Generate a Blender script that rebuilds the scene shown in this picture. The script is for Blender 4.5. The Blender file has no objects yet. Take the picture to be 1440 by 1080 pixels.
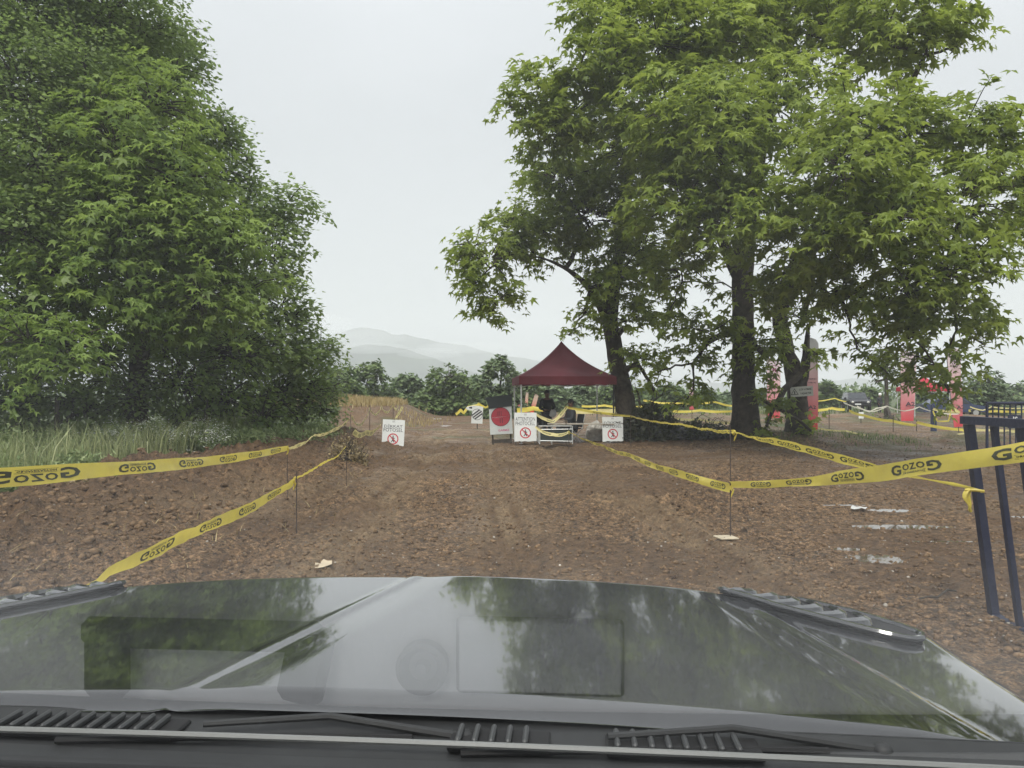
import bpy, math, random
import numpy as np
from mathutils import Vector, Matrix, Euler

rng = np.random.default_rng(7)
random.seed(7)
SC = bpy.context.scene
COL = SC.collection
CAMZ, HZ, F = 1.55, 556.0, 1088.0

# ------------------------------------------------------------------ camera, world, sun, exposure
cd = bpy.data.cameras.new('camera')
cam = bpy.data.objects.new('camera', cd); COL.objects.link(cam)
cam.location = (0, 0, CAMZ); cam.rotation_euler = (math.radians(90), 0, 0)
cd.sensor_width = 36; cd.lens = 36 * F / 1440; cd.shift_y = (HZ - 540) / 1440
cd.clip_start = 0.02; cd.clip_end = 9000
SC.camera = cam

W = bpy.data.worlds.new('World'); SC.world = W; W.use_nodes = True
nt = W.node_tree; nt.nodes.clear()
out = nt.nodes.new('ShaderNodeOutputWorld'); bg = nt.nodes.new('ShaderNodeBackground')
sky = nt.nodes.new('ShaderNodeTexSky'); sky.sky_type = 'NISHITA'; sky.sun_disc = False
SUN_EL, SUN_AZ = math.radians(52), math.radians(195)
sky.sun_elevation = SUN_EL; sky.sun_rotation = SUN_AZ
sky.air_density = 1.0; sky.dust_density = 4.0
tc = nt.nodes.new('ShaderNodeTexCoord'); mp = nt.nodes.new('ShaderNodeMapping'); mp.inputs['Scale'].default_value = (1, 1, 2.2)
nz = nt.nodes.new('ShaderNodeTexNoise'); nz.inputs['Scale'].default_value = 1.6; nz.inputs['Detail'].default_value = 5
cr = nt.nodes.new('ShaderNodeValToRGB')
cr.color_ramp.elements[0].position = .3; cr.color_ramp.elements[0].color = (.665, .685, .71, 1)
cr.color_ramp.elements[1].position = .72; cr.color_ramp.elements[1].color = (.82, .83, .86, 1)
vm = nt.nodes.new('ShaderNodeVectorMath'); vm.operation = 'SCALE'; vm.inputs['Scale'].default_value = 7.4
mx = nt.nodes.new('ShaderNodeMix'); mx.data_type = 'RGBA'; mx.inputs[0].default_value = .93
L = nt.links.new
# overcast sky grows brighter towards the zenith
sx = nt.nodes.new('ShaderNodeSeparateXYZ'); L(tc.outputs['Generated'], sx.inputs[0])
zr = nt.nodes.new('ShaderNodeMapRange'); zr.interpolation_type = 'SMOOTHSTEP'
zr.inputs[1].default_value = .25; zr.inputs[2].default_value = 1.0; zr.inputs[3].default_value = 3.0; zr.inputs[4].default_value = 7.6
L(sx.outputs['Z'], zr.inputs[0]); L(zr.outputs[0], vm.inputs['Scale'])
L(tc.outputs['Generated'], mp.inputs[0]); L(mp.outputs[0], nz.inputs['Vector']); L(nz.outputs['Fac'], cr.inputs[0])
L(cr.outputs[0], vm.inputs[0]); L(sky.outputs[0], mx.inputs[6]); L(vm.outputs[0], mx.inputs[7])
L(mx.outputs[2], bg.inputs['Color']); bg.inputs['Strength'].default_value = .12
L(bg.outputs[0], out.inputs['Surface'])

sd = bpy.data.lights.new('sun', 'SUN'); sd.energy = 1.5; sd.angle = math.radians(20); sd.color = (1, .96, .9)
sun = bpy.data.objects.new('sun', sd); COL.objects.link(sun)
sdir = Vector((math.sin(SUN_AZ) * math.cos(SUN_EL), math.cos(SUN_AZ) * math.cos(SUN_EL), math.sin(SUN_EL)))
sun.rotation_euler = sdir.to_track_quat('Z', 'Y').to_euler(); sun.location = (0, 0, 60)

SC.view_settings.view_transform = 'Standard'; SC.view_settings.look = 'None'
SC.view_settings.gamma = 1; SC.view_settings.use_curve_mapping = False
SC.view_settings.exposure = 1.46
SC.render.engine = 'CYCLES'
SC.cycles.use_denoising = True
SC.cycles.max_bounces = 7; SC.cycles.diffuse_bounces = 3; SC.cycles.glossy_bounces = 3
SC.cycles.transmission_bounces = 3; SC.cycles.volume_bounces = 2; SC.cycles.transparent_max_bounces = 8

# ------------------------------------------------------------------ helpers
def px(p, d): return (p - 720.0) / F * d
def pz(q, d): return CAMZ - (q - HZ) / F * d
def pt(p, q, d): return np.array([px(p, d), d, pz(q, d)])

def tag(o, label=None, cat=None, group=None, kind=None):
    if label: o['label'] = label
    if cat: o['category'] = cat
    if group: o['group'] = group
    if kind: o['kind'] = kind
    return o

def empty(name, loc=(0, 0, 0), rz=0.0, label=None, cat=None, group=None):
    o = bpy.data.objects.new(name, None); COL.objects.link(o)
    o.location = loc; o.rotation_euler = (0, 0, rz); o.empty_display_size = .2
    return tag(o, label, cat, group)

def link(name, me, mat=None, parent=None):
    o = bpy.data.objects.new(name, me); COL.objects.link(o)
    if mat and not me.materials: me.materials.append(mat)
    if parent is not None: o.parent = parent
    return o

def mesh_np(name, V, faces, mat=None, parent=None, smooth=True, attr=None):
    """faces: list of (N,k) int arrays"""
    me = bpy.data.meshes.new(name)
    V = np.asarray(V, dtype=np.float32)
    me.vertices.add(len(V)); me.vertices.foreach_set('co', V.ravel())
    loops = np.concatenate([f.ravel() for f in faces]).astype(np.int32)
    sizes = np.concatenate([np.full(len(f), f.shape[1], dtype=np.int32) for f in faces])
    starts = np.concatenate([[0], np.cumsum(sizes)[:-1]]).astype(np.int32)
    me.loops.add(len(loops)); me.loops.foreach_set('vertex_index', loops)
    me.polygons.add(len(sizes)); me.polygons.foreach_set('loop_start', starts)
    me.polygons.foreach_set('loop_total', sizes)
    if smooth: me.polygons.foreach_set('use_smooth', np.ones(len(sizes), dtype=bool))
    me.update(calc_edges=True)
    if attr is not None:
        for k, a in attr.items():
            at = me.attributes.new(k, 'FLOAT', 'POINT'); at.data.foreach_set('value', np.asarray(a, dtype=np.float32))
    return link(name, me, mat, parent)

class MB:
    """collects simple shapes into one mesh"""
    def __init__(s): s.v = []; s.f = []; s.n = 0
    def add(s, V, Fs):
        V = np.asarray(V, float).reshape(-1, 3)
        for f in Fs: s.f.append([i + s.n for i in f])
        s.v.append(V); s.n += len(V); return s
    def box(s, c, size, rot=None, bev=.0):
        x, y, z = [a / 2 for a in size]
        if bev <= 0:
            V = np.array([[a, b, c_] for a in (-x, x) for b in (-y, y) for c_ in (-z, z)])
            Fs = [(0, 1, 3, 2), (4, 6, 7, 5), (0, 4, 5, 1), (2, 3, 7, 6), (0, 2, 6, 4), (1, 5, 7, 3)]
        else:
            b = min(bev, x * .9, y * .9, z * .9); V = []; idx = {}
            for i, sx in enumerate((-1, 1)):
                for j, sy in enumerate((-1, 1)):
                    for k, sz in enumerate((-1, 1)):
                        idx[i, j, k] = len(V)
                        V += [[sx * x, sy * (y - b), sz * (z - b)], [sx * (x - b), sy * y, sz * (z - b)], [sx * (x - b), sy * (y - b), sz * z]]
            Fs = []
            for i in (0, 1):
                g = lambda j, k: idx[i, j, k]
                q = [g(0, 0), g(1, 0), g(1, 1), g(0, 1)]; Fs.append(q if i else q[::-1])
                q = [idx[0, i, 0] + 1, idx[1, i, 0] + 1, idx[1, i, 1] + 1, idx[0, i, 1] + 1]; Fs.append(q[::-1] if i else q)
                q = [idx[0, 0, i] + 2, idx[1, 0, i] + 2, idx[1, 1, i] + 2, idx[0, 1, i] + 2]; Fs.append(q if i else q[::-1])
            for a in (0, 1):
                for c2 in (0, 1):
                    Fs.append([idx[a, c2, 0] + 0, idx[a, c2, 1] + 0, idx[a, c2, 1] + 1, idx[a, c2, 0] + 1])
                    Fs.append([idx[a, 0, c2] + 0, idx[a, 1, c2] + 0, idx[a, 1, c2] + 2, idx[a, 0, c2] + 2])
                    Fs.append([idx[0, a, c2] + 1, idx[1, a, c2] + 1, idx[1, a, c2] + 2, idx[0, a, c2] + 2])
            for k, v in idx.items(): Fs.append([v, v + 1, v + 2])
            V = np.array(V)
        if rot is not None: V = V @ np.array(Euler(rot).to_matrix()).T
        return s.add(V + np.array(c), Fs)
    def prism(s, pts, a, b, axis=1):
        """outline pts (2D) extruded between a and b along axis"""
        n = len(pts); V = []
        for t in (a, b):
            for p in pts:
                q = list(p); q.insert(axis, t); V.append(q)
        Fs = [list(range(n))[::-1], list(range(n, 2 * n))] + [[i, (i + 1) % n, n + (i + 1) % n, n + i] for i in range(n)]
        return s.add(V, Fs)
    def tube(s, path, rad, sides=8, cap=True):
        P = np.asarray(path, float); n = len(P)
        R = np.full(n, rad) if np.isscalar(rad) else np.asarray(rad, float)
        T = np.gradient(P, axis=0); T /= np.linalg.norm(T, axis=1)[:, None] + 1e-9
        ref = np.array([0, 0, 1.]) if abs(T[:, 2]).mean() < .8 else np.array([1., 0, 0])
        A = np.cross(T, ref); A /= np.linalg.norm(A, axis=1)[:, None] + 1e-9; B = np.cross(T, A)
        a = np.arange(sides) * 2 * math.pi / sides
        V = P[:, None] + R[:, None, None] * (A[:, None] * np.cos(a)[None, :, None] + B[:, None] * np.sin(a)[None, :, None])
        Fs = [[i * sides + j, i * sides + (j + 1) % sides, (i + 1) * sides + (j + 1) % sides, (i + 1) * sides + j] for i in range(n - 1) for j in range(sides)]
        if cap: Fs += [list(range(sides))[::-1], [(n - 1) * sides + j for j in range(sides)]]
        return s.add(V.reshape(-1, 3), Fs)
    def ell(s, c, r, seg=12, rings=8, jit=0, rot=None):
        V = [[0, 0, -1.]]
        for i in range(1, rings):
            ph = -math.pi / 2 + math.pi * i / rings
            for j in range(seg):
                a = 2 * math.pi * j / seg; V.append([math.cos(ph) * math.cos(a), math.cos(ph) * math.sin(a), math.sin(ph)])
        V.append([0, 0, 1.]); V = np.array(V)
        if jit: V *= 1 + rng.uniform(-jit, jit, len(V))[:, None]
        V = V * np.array(r)
        if rot is not None: V = V @ np.array(Euler(rot).to_matrix()).T
        Fs = [[0, 1 + (j + 1) % seg, 1 + j] for j in range(seg)]
        for i in range(rings - 2):
            for j in range(seg):
                Fs.append([1 + i * seg + j, 1 + i * seg + (j + 1) % seg, 1 + (i + 1) * seg + (j + 1) % seg, 1 + (i + 1) * seg + j])
        t = len(V) - 1; b = 1 + (rings - 2) * seg
        Fs += [[t, b + j, b + (j + 1) % seg] for j in range(seg)]
        return s.add(V + np.array(c), Fs)
    def build(s, name, mat=None, parent=None, smooth=False):
        me = bpy.data.meshes.new(name)
        me.from_pydata(np.concatenate(s.v).tolist(), [], s.f)
        if smooth:
            me.polygons.foreach_set('use_smooth', np.ones(len(me.polygons), dtype=bool))
            try: me.set_sharp_from_angle(angle=math.radians(42))
            except Exception: pass
        me.update()
        return link(name, me, mat, parent)

def nodes(m): return m.node_tree.nodes, m.node_tree.links.new
def material(name, col, rough=.6, metal=0.0, spec=.5, var=.0, scale=8.0, bump=.0, bscale=None, col2=None, coat=0, trans=0, twocol=False, detail=6):
    m = bpy.data.materials.new(name); m.use_nodes = True
    N, K = nodes(m); b = N['Principled BSDF']
    b.inputs['Roughness'].default_value = rough; b.inputs['Metallic'].default_value = metal
    b.inputs['Specular IOR Level'].default_value = spec; b.inputs['Coat Weight'].default_value = coat
    b.inputs['Coat Roughness'].default_value = .03
    c = np.array(col)
    t = N.new('ShaderNodeTexCoord')
    n = N.new('ShaderNodeTexNoise'); n.inputs['Scale'].default_value = scale; n.inputs['Detail'].default_value = detail; n.inputs['Roughness'].default_value = .65
    K(t.outputs['Object'], n.inputs['Vector'])
    r = N.new('ShaderNodeValToRGB'); v = max(var, .04)
    a0 = c * (1 - v); a1 = np.minimum(c * (1 + v), 1) if col2 is None else np.array(col2)
    r.color_ramp.elements[0].position = .33; r.color_ramp.elements[0].color = (*a0, 1)
    r.color_ramp.elements[1].position = .67; r.color_ramp.elements[1].color = (*a1, 1)
    K(n.outputs['Fac'], r.inputs[0]); K(r.outputs[0], b.inputs['Base Color'])
    if bump:
        n2 = N.new('ShaderNodeTexNoise'); n2.inputs['Scale'].default_value = bscale or scale * 4; n2.inputs['Detail'].default_value = 6
        K(t.outputs['Object'], n2.inputs['Vector'])
        bp = N.new('ShaderNodeBump'); bp.inputs['Strength'].default_value = bump; bp.inputs['Distance'].default_value = .02
        K(n2.outputs['Fac'], bp.inputs['Height']); K(bp.outputs[0], b.inputs['Normal'])
    if trans:
        tr = N.new('ShaderNodeBsdfTranslucent'); K(r.outputs[0], tr.inputs['Color'])
        ms = N.new('ShaderNodeMixShader'); ms.inputs[0].default_value = trans
        o = N['Material Output']; K(b.outputs[0], ms.inputs[1]); K(tr.outputs[0], ms.inputs[2]); K(ms.outputs[0], o.inputs['Surface'])
    return m

def leaf_material(name, dark, light, trans=.35, tcol=(.16, .24, .04), rough=.45, spec=.35):
    m = bpy.data.materials.new(name); m.use_nodes = True
    N, K = nodes(m); b = N['Principled BSDF']; b.inputs['Roughness'].default_value = rough; b.inputs['Specular IOR Level'].default_value = spec
    a = N.new('ShaderNodeAttribute'); a.attribute_name = 'var'
    r = N.new('ShaderNodeValToRGB'); r.color_ramp.elements[0].color = (*dark, 1); r.color_ramp.elements[1].color = (*light, 1)
    K(a.outputs['Fac'], r.inputs[0]); K(r.outputs[0], b.inputs['Base Color'])
    tr = N.new('ShaderNodeBsdfTranslucent')
    mm = N.new('ShaderNodeMix'); mm.data_type = 'RGBA'; mm.inputs[0].default_value = .5; mm.inputs[7].default_value = (*tcol, 1)
    K(r.outputs[0], mm.inputs[6]); K(mm.outputs[2], tr.inputs['Color'])
    ms = N.new('ShaderNodeMixShader'); ms.inputs[0].default_value = trans
    K(b.outputs[0], ms.inputs[1]); K(tr.outputs[0], ms.inputs[2]); K(ms.outputs[0], N['Material Output'].inputs['Surface'])
    return m

# vectorised noise
def _h(ix, iy, s):
    n = (ix * 374761393 + iy * 668265263 + s * 1442695041) & 0xffffffff
    n = ((n ^ (n >> 13)) * 1274126177) & 0xffffffff
    return ((n ^ (n >> 16)) & 0xffff) / 65535.0
def vn(x, y, s=0):
    ix = np.floor(x).astype(np.int64); iy = np.floor(y).astype(np.int64); fx = x - ix; fy = y - iy
    fx = fx * fx * fx * (fx * (fx * 6 - 15) + 10); fy = fy * fy * fy * (fy * (fy * 6 - 15) + 10)
    a, b, c, d = _h(ix, iy, s), _h(ix + 1, iy, s), _h(ix, iy + 1, s), _h(ix + 1, iy + 1, s)
    return (a + (b - a) * fx) * (1 - fy) + (c + (d - c) * fx) * fy - .5
def fbm(x, y, o=4, s=0, g=.5):
    r = 0; a = 1.0
    for i in range(o):
        r = r + a * vn(x * 2 ** i * 1.03 + i * 17.3, y * 2 ** i * .97 - i * 9.1, s + i); a *= g
    return r
def worley(x, y, s=0):
    ix = np.floor(x).astype(np.int64); iy = np.floor(y).astype(np.int64); best = np.full(x.shape, 9.0); hh = np.zeros(x.shape)
    for dx in (-1, 0, 1):
        for dy in (-1, 0, 1):
            jx, jy = ix + dx, iy + dy
            d = (jx + _h(jx, jy, s) - x) ** 2 + (jy + _h(jx, jy, s + 5) - y) ** 2
            m = d < best; best = np.where(m, d, best); hh = np.where(m, _h(jx, jy, s + 9), hh)
    return np.sqrt(best), hh
def ss(a, b, x):
    t = np.clip((x - a) / (b - a), 0, 1); return t * t * (3 - 2 * t)

# ------------------------------------------------------------------ terrain
PUDDLES = [(a_, b_, c_ * 1.3, d_ * 1.35) for a_, b_, c_, d_ in [(3.42, 7.32, .20, .17), (3.36, 7.75, .12, .08), (4.55, 9.05, .42, .13), (5.05, 10.35, .22, .13), (4.72, 10.85, .30, .07),
           (6.6, 9.8, .3, .08), (11.2, 18.6, .9, .22), (4.55, 8.15, .3, .06)]]
def HT(x, y, detail=True):
    x = np.asarray(x, float); y = np.asarray(y, float)
    d = np.hypot(x, y)
    h = .05 * fbm(x * .35, y * .35, 3, 3)
    # berm of turned soil along the left of the track
    cx = -5.75 + .35 * fbm(y * .25, y * 0 + 2, 2, 8)
    along = ss(3.5, 6.5, y) * (1 - ss(24, 30, y))
    hb = (.44 + .3 * vn(y * .5, y * 0 + 9.1, 4))
    berm = hb * np.exp(-((x - cx) / (.95 + .5 * (x > cx))) ** 2) * along
    h = h + berm
    # bank that carries the trees on the left
    h = h + .25 * ss(-7.5, -11, x) * ss(2, 8, y) * (1 - ss(45, 60, y))
    # mound at the end of the track with dry grass on top
    m = ss(-15, -11.5, x) * (1 - ss(-7.6, -4.4, x)) * ss(37, 43, y) * (1 - ss(50, 60, y))
    h = h + m * (1.10 + .1 * fbm(x * .8, y * .8, 2, 6))
    # spoil heaps far right and by the trees
    for (a, b, r1, r2, hh) in [(15, 27, 5, 2.2, .28), (6.2, 24.5, 3.8, 1.5, .22), (9.5, 24.6, 2.6, 1.6, .25), (26, 52, 8, 3, .4), (12, 42, 9, 3, .25), (-2.6, 23.8, 1.2, .8, .08), (22, 34, 6, 2, .3)]:
        h = h + hh * np.exp(-((x - a) / r1) ** 2 - ((y - b) / r2) ** 2)
    if detail:
        near = 1 - ss(24, 48, d)
        inroad = np.exp(-((x + .3 + .012 * y * 4) / 4.3) ** 4)
        # wheel tracks that run away from the camera
        for k, o in enumerate((-.85, .85, -1.9, 2.7)):
            c = -.45 + o - .045 * y + .25 * vn(y * .15, y * 0 + k * 3.3, 30 + k)
            dd = (x - c) / .2
            h = h + near * .010 * np.exp(-((x - c) / .34) ** 2) * np.sin((x - c) * 70) 
            h = h + near * (-.055 * np.exp(-dd ** 2) + .022 * np.exp(-((np.abs(x - c) - .32) / .12) ** 2))
            h = h + near * .012 * np.exp(-dd ** 2) * np.sin(y * 38 + k) * 1.6
        rough = np.clip(.45 + 1.4 * fbm(x * .45, y * .45, 2, 21), .12, 1.3) + 1.1 * np.minimum(berm / .2, 1)
        w1, q1 = worley(x * 3.2 + .6 * fbm(x * 3, y * 3, 2, 50), y * 3.2, 11); w2, q2 = worley(x * 8 + .8 * vn(x * 9, y * 9, 51), y * 8, 12)
        w3, q3 = worley(x * 19, y * 19, 13)
        h = h + near * rough * (.10 * np.clip(.55 - w1, 0, 1) * q1 ** 2 * 2 + .05 * np.clip(.6 - w2, 0, 1) * q2 * 2 + .034 * np.clip(.6 - w3, 0, 1) * q3 * 2)
        h = h + near * np.minimum(berm / .2, 1) * (.13 * np.abs(fbm(x * 1.6, y * 1.6, 4, 47)))
        h = h + near * (.045 * fbm(x * 2.1, y * 2.1, 4, 40) - .04 * np.abs(fbm(x * 5, y * 5, 3, 46)) + .018 * fbm(x * 14, y * 14, 2, 44)) * (.5 + .6 * rough)
    for (a, b, rx, ry) in PUDDLES:
        q = ((x - a) / rx) ** 2 + ((y - b) / ry) ** 2 + .5 * fbm(x * 6, y * 9, 2, 60)
        w = 1 - ss(1.3, 9, q); h = h * (1 - w) + w * (-.006 + .016 * np.minimum(q, 2))
    return h
def H1(x, y, detail=False): return float(HT(np.array([x]), np.array([y]), detail)[0])

# mud
def mud_material():
    m = bpy.data.materials.new('mud'); m.use_nodes = True; N, K = nodes(m); b = N['Principled BSDF']
    t = N.new('ShaderNodeNewGeometry')
    def noise(sc, det, ro=.6):
        n = N.new('ShaderNodeTexNoise'); n.inputs['Scale'].default_value = sc; n.inputs['Detail'].default_value = det; n.inputs['Roughness'].default_value = ro
        K(t.outputs['Position'], n.inputs['Vector']); return n.outputs['Fac']
    def ramp(f, a, pa, c, pc):
        r = N.new('ShaderNodeValToRGB'); r.color_ramp.elements[0].position = pa; r.color_ramp.elements[1].position = pc
        r.color_ramp.elements[0].color = (*a, 1); r.color_ramp.elements[1].color = (*c, 1); K(f, r.inputs[0]); return r.outputs[0]
    def mix(f, a, c, mode='MIX'):
        x = N.new('ShaderNodeMix'); x.data_type = 'RGBA'; x.blend_type = mode
        if isinstance(f, float): x.inputs[0].default_value = f
        else: K(f, x.inputs[0])
        for s, k in ((a, 6), (c, 7)):
            if isinstance(s, tuple): x.inputs[k].default_value = (*s, 1)
            else: K(s, x.inputs[k])
        return x.outputs[2]
    big = ramp(noise(.5, 5), (.090, .050, .025), .34, (.26, .160, .083), .66)
    mid = ramp(noise(8, 9, .8), (.036, .021, .012), .36, (.32, .222, .132), .64)
    c = mix(.7, big, mid)
    fine = ramp(noise(45, 6, .75), (.22, .21, .20), .38, (1.7, 1.68, 1.66), .62)
    c = mix(1.0, c, fine, 'MULTIPLY')
    clump = ramp(noise(15, 4, .6), (.40, .37, .335), .39, (1.52, 1.44, 1.33), .61)
    c = mix(1.0, c, clump, 'MULTIPLY')
    straw = ramp(noise(55, 2, .4), (0, 0, 0), .68, (1, 1, 1), .74)
    c = mix(straw, c, (.36, .31, .23))
    wn = N.new('ShaderNodeAttribute'); wn.attribute_name = 'worn'
    c = mix(wn.outputs['Fac'], c, ramp(noise(14, 9, .8), (.11, .072, .040), .38, (.40, .29, .17), .62))
    dk = N.new('ShaderNodeAttribute'); dk.attribute_name = 'turned'
    c = mix(dk.outputs['Fac'], c, ramp(noise(9, 9, .8), (.022, .012, .006), .36, (.22, .13, .066), .64))
    g = N.new('ShaderNodeAttribute'); g.attribute_name = 'grassy'
    gc = ramp(noise(2.5, 6, .7), (.03, .05, .016), .35, (.10, .13, .04), .65)
    c = mix(g.outputs['Fac'], c, gc)
    g2 = N.new('ShaderNodeAttribute'); g2.attribute_name = 'dry'
    c = mix(g2.outputs['Fac'], c, ramp(noise(3, 5), (.20, .14, .06), .3, (.36, .27, .12), .7))
    K(c, b.inputs['Base Color'])
    ro = N.new('ShaderNodeMapRange'); ro.inputs[1].default_value = .35; ro.inputs[2].default_value = .62; ro.inputs[3].default_value = .42; ro.inputs[4].default_value = .85
    K(noise(.9, 5), ro.inputs[0]); K(ro.outputs[0], b.inputs['Roughness']); b.inputs['Specular IOR Level'].default_value = .35
    bp = N.new('ShaderNodeBump'); bp.inputs['Strength'].default_value = 1.0; bp.inputs['Distance'].default_value = .07
    K(noise(26, 8, .75), bp.inputs['Height']); K(bp.outputs[0], b.inputs['Normal'])
    return m
MUD = mud_material()
def polar():
    a_f = np.radians(np.arange(-42, 42.001, .19)); a_c = np.radians(np.arange(47, 314, 6.0))
    ang = np.concatenate([a_f, a_c]); n = len(ang)
    r = [.6, 2.0, 3.2, 4.2]
    while r[-1] < 60: r.append(r[-1] * 1.0040 if r[-1] > 4.2 or len(r) > 4 else r[-1] * 1.004)
    while r[-1] < 3150: r.append(r[-1] * 1.05)
    r = np.array(r); R, A = np.meshgrid(r, ang, indexing='ij')
    X = R * np.sin(A); Y = R * np.cos(A)
    Z = HT(X.ravel(), Y.ravel()).reshape(X.shape)
    Z = Z * (1 - ss(60, 120, R)) + 0
    V = np.stack([X, Y, Z], -1).reshape(-1, 3)
    i = np.arange(len(r) - 1)[:, None] * n; j = np.arange(n)[None]; jn = (j + 1) % n
    Fq = np.stack([i + j, i + n + j, i + n + jn, i + jn], -1).reshape(-1, 4)
    V = np.concatenate([V, [[0, 0, 0]]]); c = len(V) - 1
    jj = np.arange(n); Ft = np.stack([np.full(n, c), jj, (jj + 1) % n], -1)
    x, y = V[:, 0], V[:, 1]; d = np.hypot(x, y)
    g = ss(-6.2, -7.2, x + .5 * fbm(x, y, 3, 70)) * (y > 2) * (1 - ss(24, 40, y) * (x > -9)) + ss(62, 95, d + 8 * fbm(x * .1, y * .1, 2, 71)) * .9
    gr = ss(.1, .35, fbm(x * .5, y * .5, 3, 72)) * (d > 28) * .5 + .45 * ss(.0, .3, fbm(x * .7, y * .7, 3, 77)) * ss(6, 9, x) * ss(18, 24, y)
    g = np.clip(g + gr, 0, 1)
    dry = ss(.95, 1.08, V[:, 2]) * (y > 36) * (y < 60)
    worn = np.zeros(len(V))
    for k, o_ in enumerate((-.85, .85, 2.7)):
        c_ = -.45 + o_ - .045 * y + .25 * vn(y * .15, y * 0 + (k if k < 2 else 3) * 3.3, 30 + (k if k < 2 else 3))
        worn = np.maximum(worn, np.exp(-((x - c_) / .42) ** 2))
    worn = np.clip(worn * (.75 + .7 * fbm(x * 1.2, y * .4, 3, 75)) * .9 + .45 * ss(.12, .4, fbm(x * .3, y * .3, 3, 78)), 0, .8) * (y > 0) * (y < 36)
    ruts = np.zeros(len(V))
    for k, o_ in enumerate((-.85, .85, -1.9, 2.7)):
        c_ = -.45 + o_ - .045 * y + .25 * vn(y * .15, y * 0 + k * 3.3, 30 + k)
        for e_ in (-.15, .15): ruts = np.maximum(ruts, np.exp(-((x - c_ - e_) / .055) ** 2))
    ruts = .95 * ruts * np.clip(.55 + 1.2 * fbm(x * .8, y * .5, 3, 81), 0, 1) * (y > 3) * (y < 34)
    turned = np.exp(-((x + 5.6) / 1.5) ** 2) * (y > 4) * (1 - ss(26, 34, y)) * .85
    turned = np.clip(np.maximum(np.maximum(np.maximum(turned, ruts), .6 * (y > 36) * (y < 60) * (x < -2)), .75 * ss(.05, .3, fbm(x * .42 + 5, y * .42, 3, 79))), 0, .9)
    o = mesh_np('ground', V, [Fq, Ft[:, ::-1]], MUD, attr={'grassy': g, 'dry': dry, 'worn': worn, 'turned': turned})
    return tag(o, kind='structure')
polar()

# water in the puddles
WATER = material('puddle_water', (.10, .075, .05), rough=.03, spec=.9, var=.15, scale=3)
WATER.node_tree.nodes['Principled BSDF'].inputs['IOR'].default_value = 1.6
for (a, b, rx, ry) in PUDDLES:
    t = np.linspace(0, 2 * np.pi, 33)[:-1]
    V = np.stack([a + rx * 1.5 * np.cos(t), b + ry * 1.5 * np.sin(t), np.full(32, .010)], -1)
    V = np.concatenate([V, [[a, b, .010]]]); ii = np.arange(32)
    o = mesh_np('puddle', V, [np.stack([np.full(32, 32), ii, (ii + 1) % 32], -1)], WATER); tag(o, kind='structure')

# ------------------------------------------------------------------ hills
def hill(name, d, ridge, mat, seed, amp):
    rp = np.array(ridge, float)
    xs = np.linspace(-1500, 2900, 520); zr = np.interp(xs, rp[:, 0], rp[:, 1])
    rows = np.linspace(-1, 1, 46)
    U, T = np.meshgrid(xs, rows, indexing='ij')
    X = (U - 720) / F * d; top = (HZ - np.interp(U, rp[:, 0], rp[:, 1])) / F * d
    Y = d + T * d * .12
    n = fbm(X / d * 16, Y / d * 16, 5, seed)
    Z = np.maximum(top, 0) * (1 - np.abs(T) ** 1.5) + amp * top * n * (1 - T ** 2) - 1 * (np.abs(T) > .98)
    # gullies
    Z = Z - amp * .8 * top * np.abs(fbm(X / d * 26 + T * .8, Y / d * 8, 3, seed + 3)) * (1 - T ** 2)
    Z = np.maximum(Z, -.6)
    V = np.stack([X, Y, Z], -1).reshape(-1, 3); nr = len(rows)
    i = np.arange(len(xs) - 1)[:, None] * nr; j = np.arange(nr - 1)[None]
    Fq = np.stack([i + j, i + nr + j, i + nr + j + 1, i + j + 1], -1).reshape(-1, 4)
    tag(mesh_np(name, V, [Fq], mat), kind='structure')
HILLM = material('hill_woods', (.022, .036, .026), rough=.95, spec=.1, var=.5, scale=.02, col2=(.05, .07, .04))
hill('hill', 2750, [(-1500, 450), (0, 458), (330, 464), (440, 466), (500, 463), (548, 465), (600, 473), (640, 480), (700, 494), (760, 505), (830, 520), (900, 531), (1000, 536), (1100, 541), (1200, 531), (1300, 537), (1440, 543), (1900, 530), (2900, 545)], HILLM, 5, .12)
hill('hill', 1750, [(-1500, 470), (200, 470), (400, 478), (470, 486), (545, 484), (590, 497), (650, 516), (700, 530), (760, 547), (830, 556), (1150, 556), (1250, 551), (1440, 550), (2900, 556)], HILLM, 15, .16)

# ------------------------------------------------------------------ foliage toolkit
def _leaf_palm():
    tips = [(-118, .50), (-60, .84), (0, 1.05), (60, .84), (118, .50)]; out = []
    for k, (a, l) in enumerate(tips):
        an = math.radians(a)
        if k:
            mid = math.radians((tips[k - 1][0] + a) / 2); out.append((.36 * math.sin(mid), .12 + .36 * math.cos(mid), .09))
        out.append((l * math.sin(an), .12 + l * math.cos(an), -.24 * l * l))
    out.append((0, -.02, 0)); V = [(0, .2, 0.02)] + out; n = len(out)
    return np.array(V, float), np.array([(0, i, i + 1) for i in range(1, n)] + [(0, n, 1)])
def _leaf_small():
    return np.array([[0, 0, 0], [.31, .5, -.08], [0, 1, 0], [-.31, .5, -.08]], float), np.array([[0, 1, 2], [0, 2, 3]])
def _blade():
    return np.array([[-.5, 0, 0], [.5, 0, 0], [.35, .55, .0], [-.35, .55, .0], [0, 1, 0]], float), None
PALM, SMALL = _leaf_palm(), _leaf_small()
NARROW = (SMALL[0] * np.array([.45, 1, 1.2]), SMALL[1])
def orient(N, T):
    N = N / (np.linalg.norm(N, axis=1)[:, None] + 1e-9)
    T = T - (T * N).sum(1)[:, None] * N; T /= np.linalg.norm(T, axis=1)[:, None] + 1e-9
    return np.stack([np.cross(T, N), T, N], -1)      # columns = axes
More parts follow.
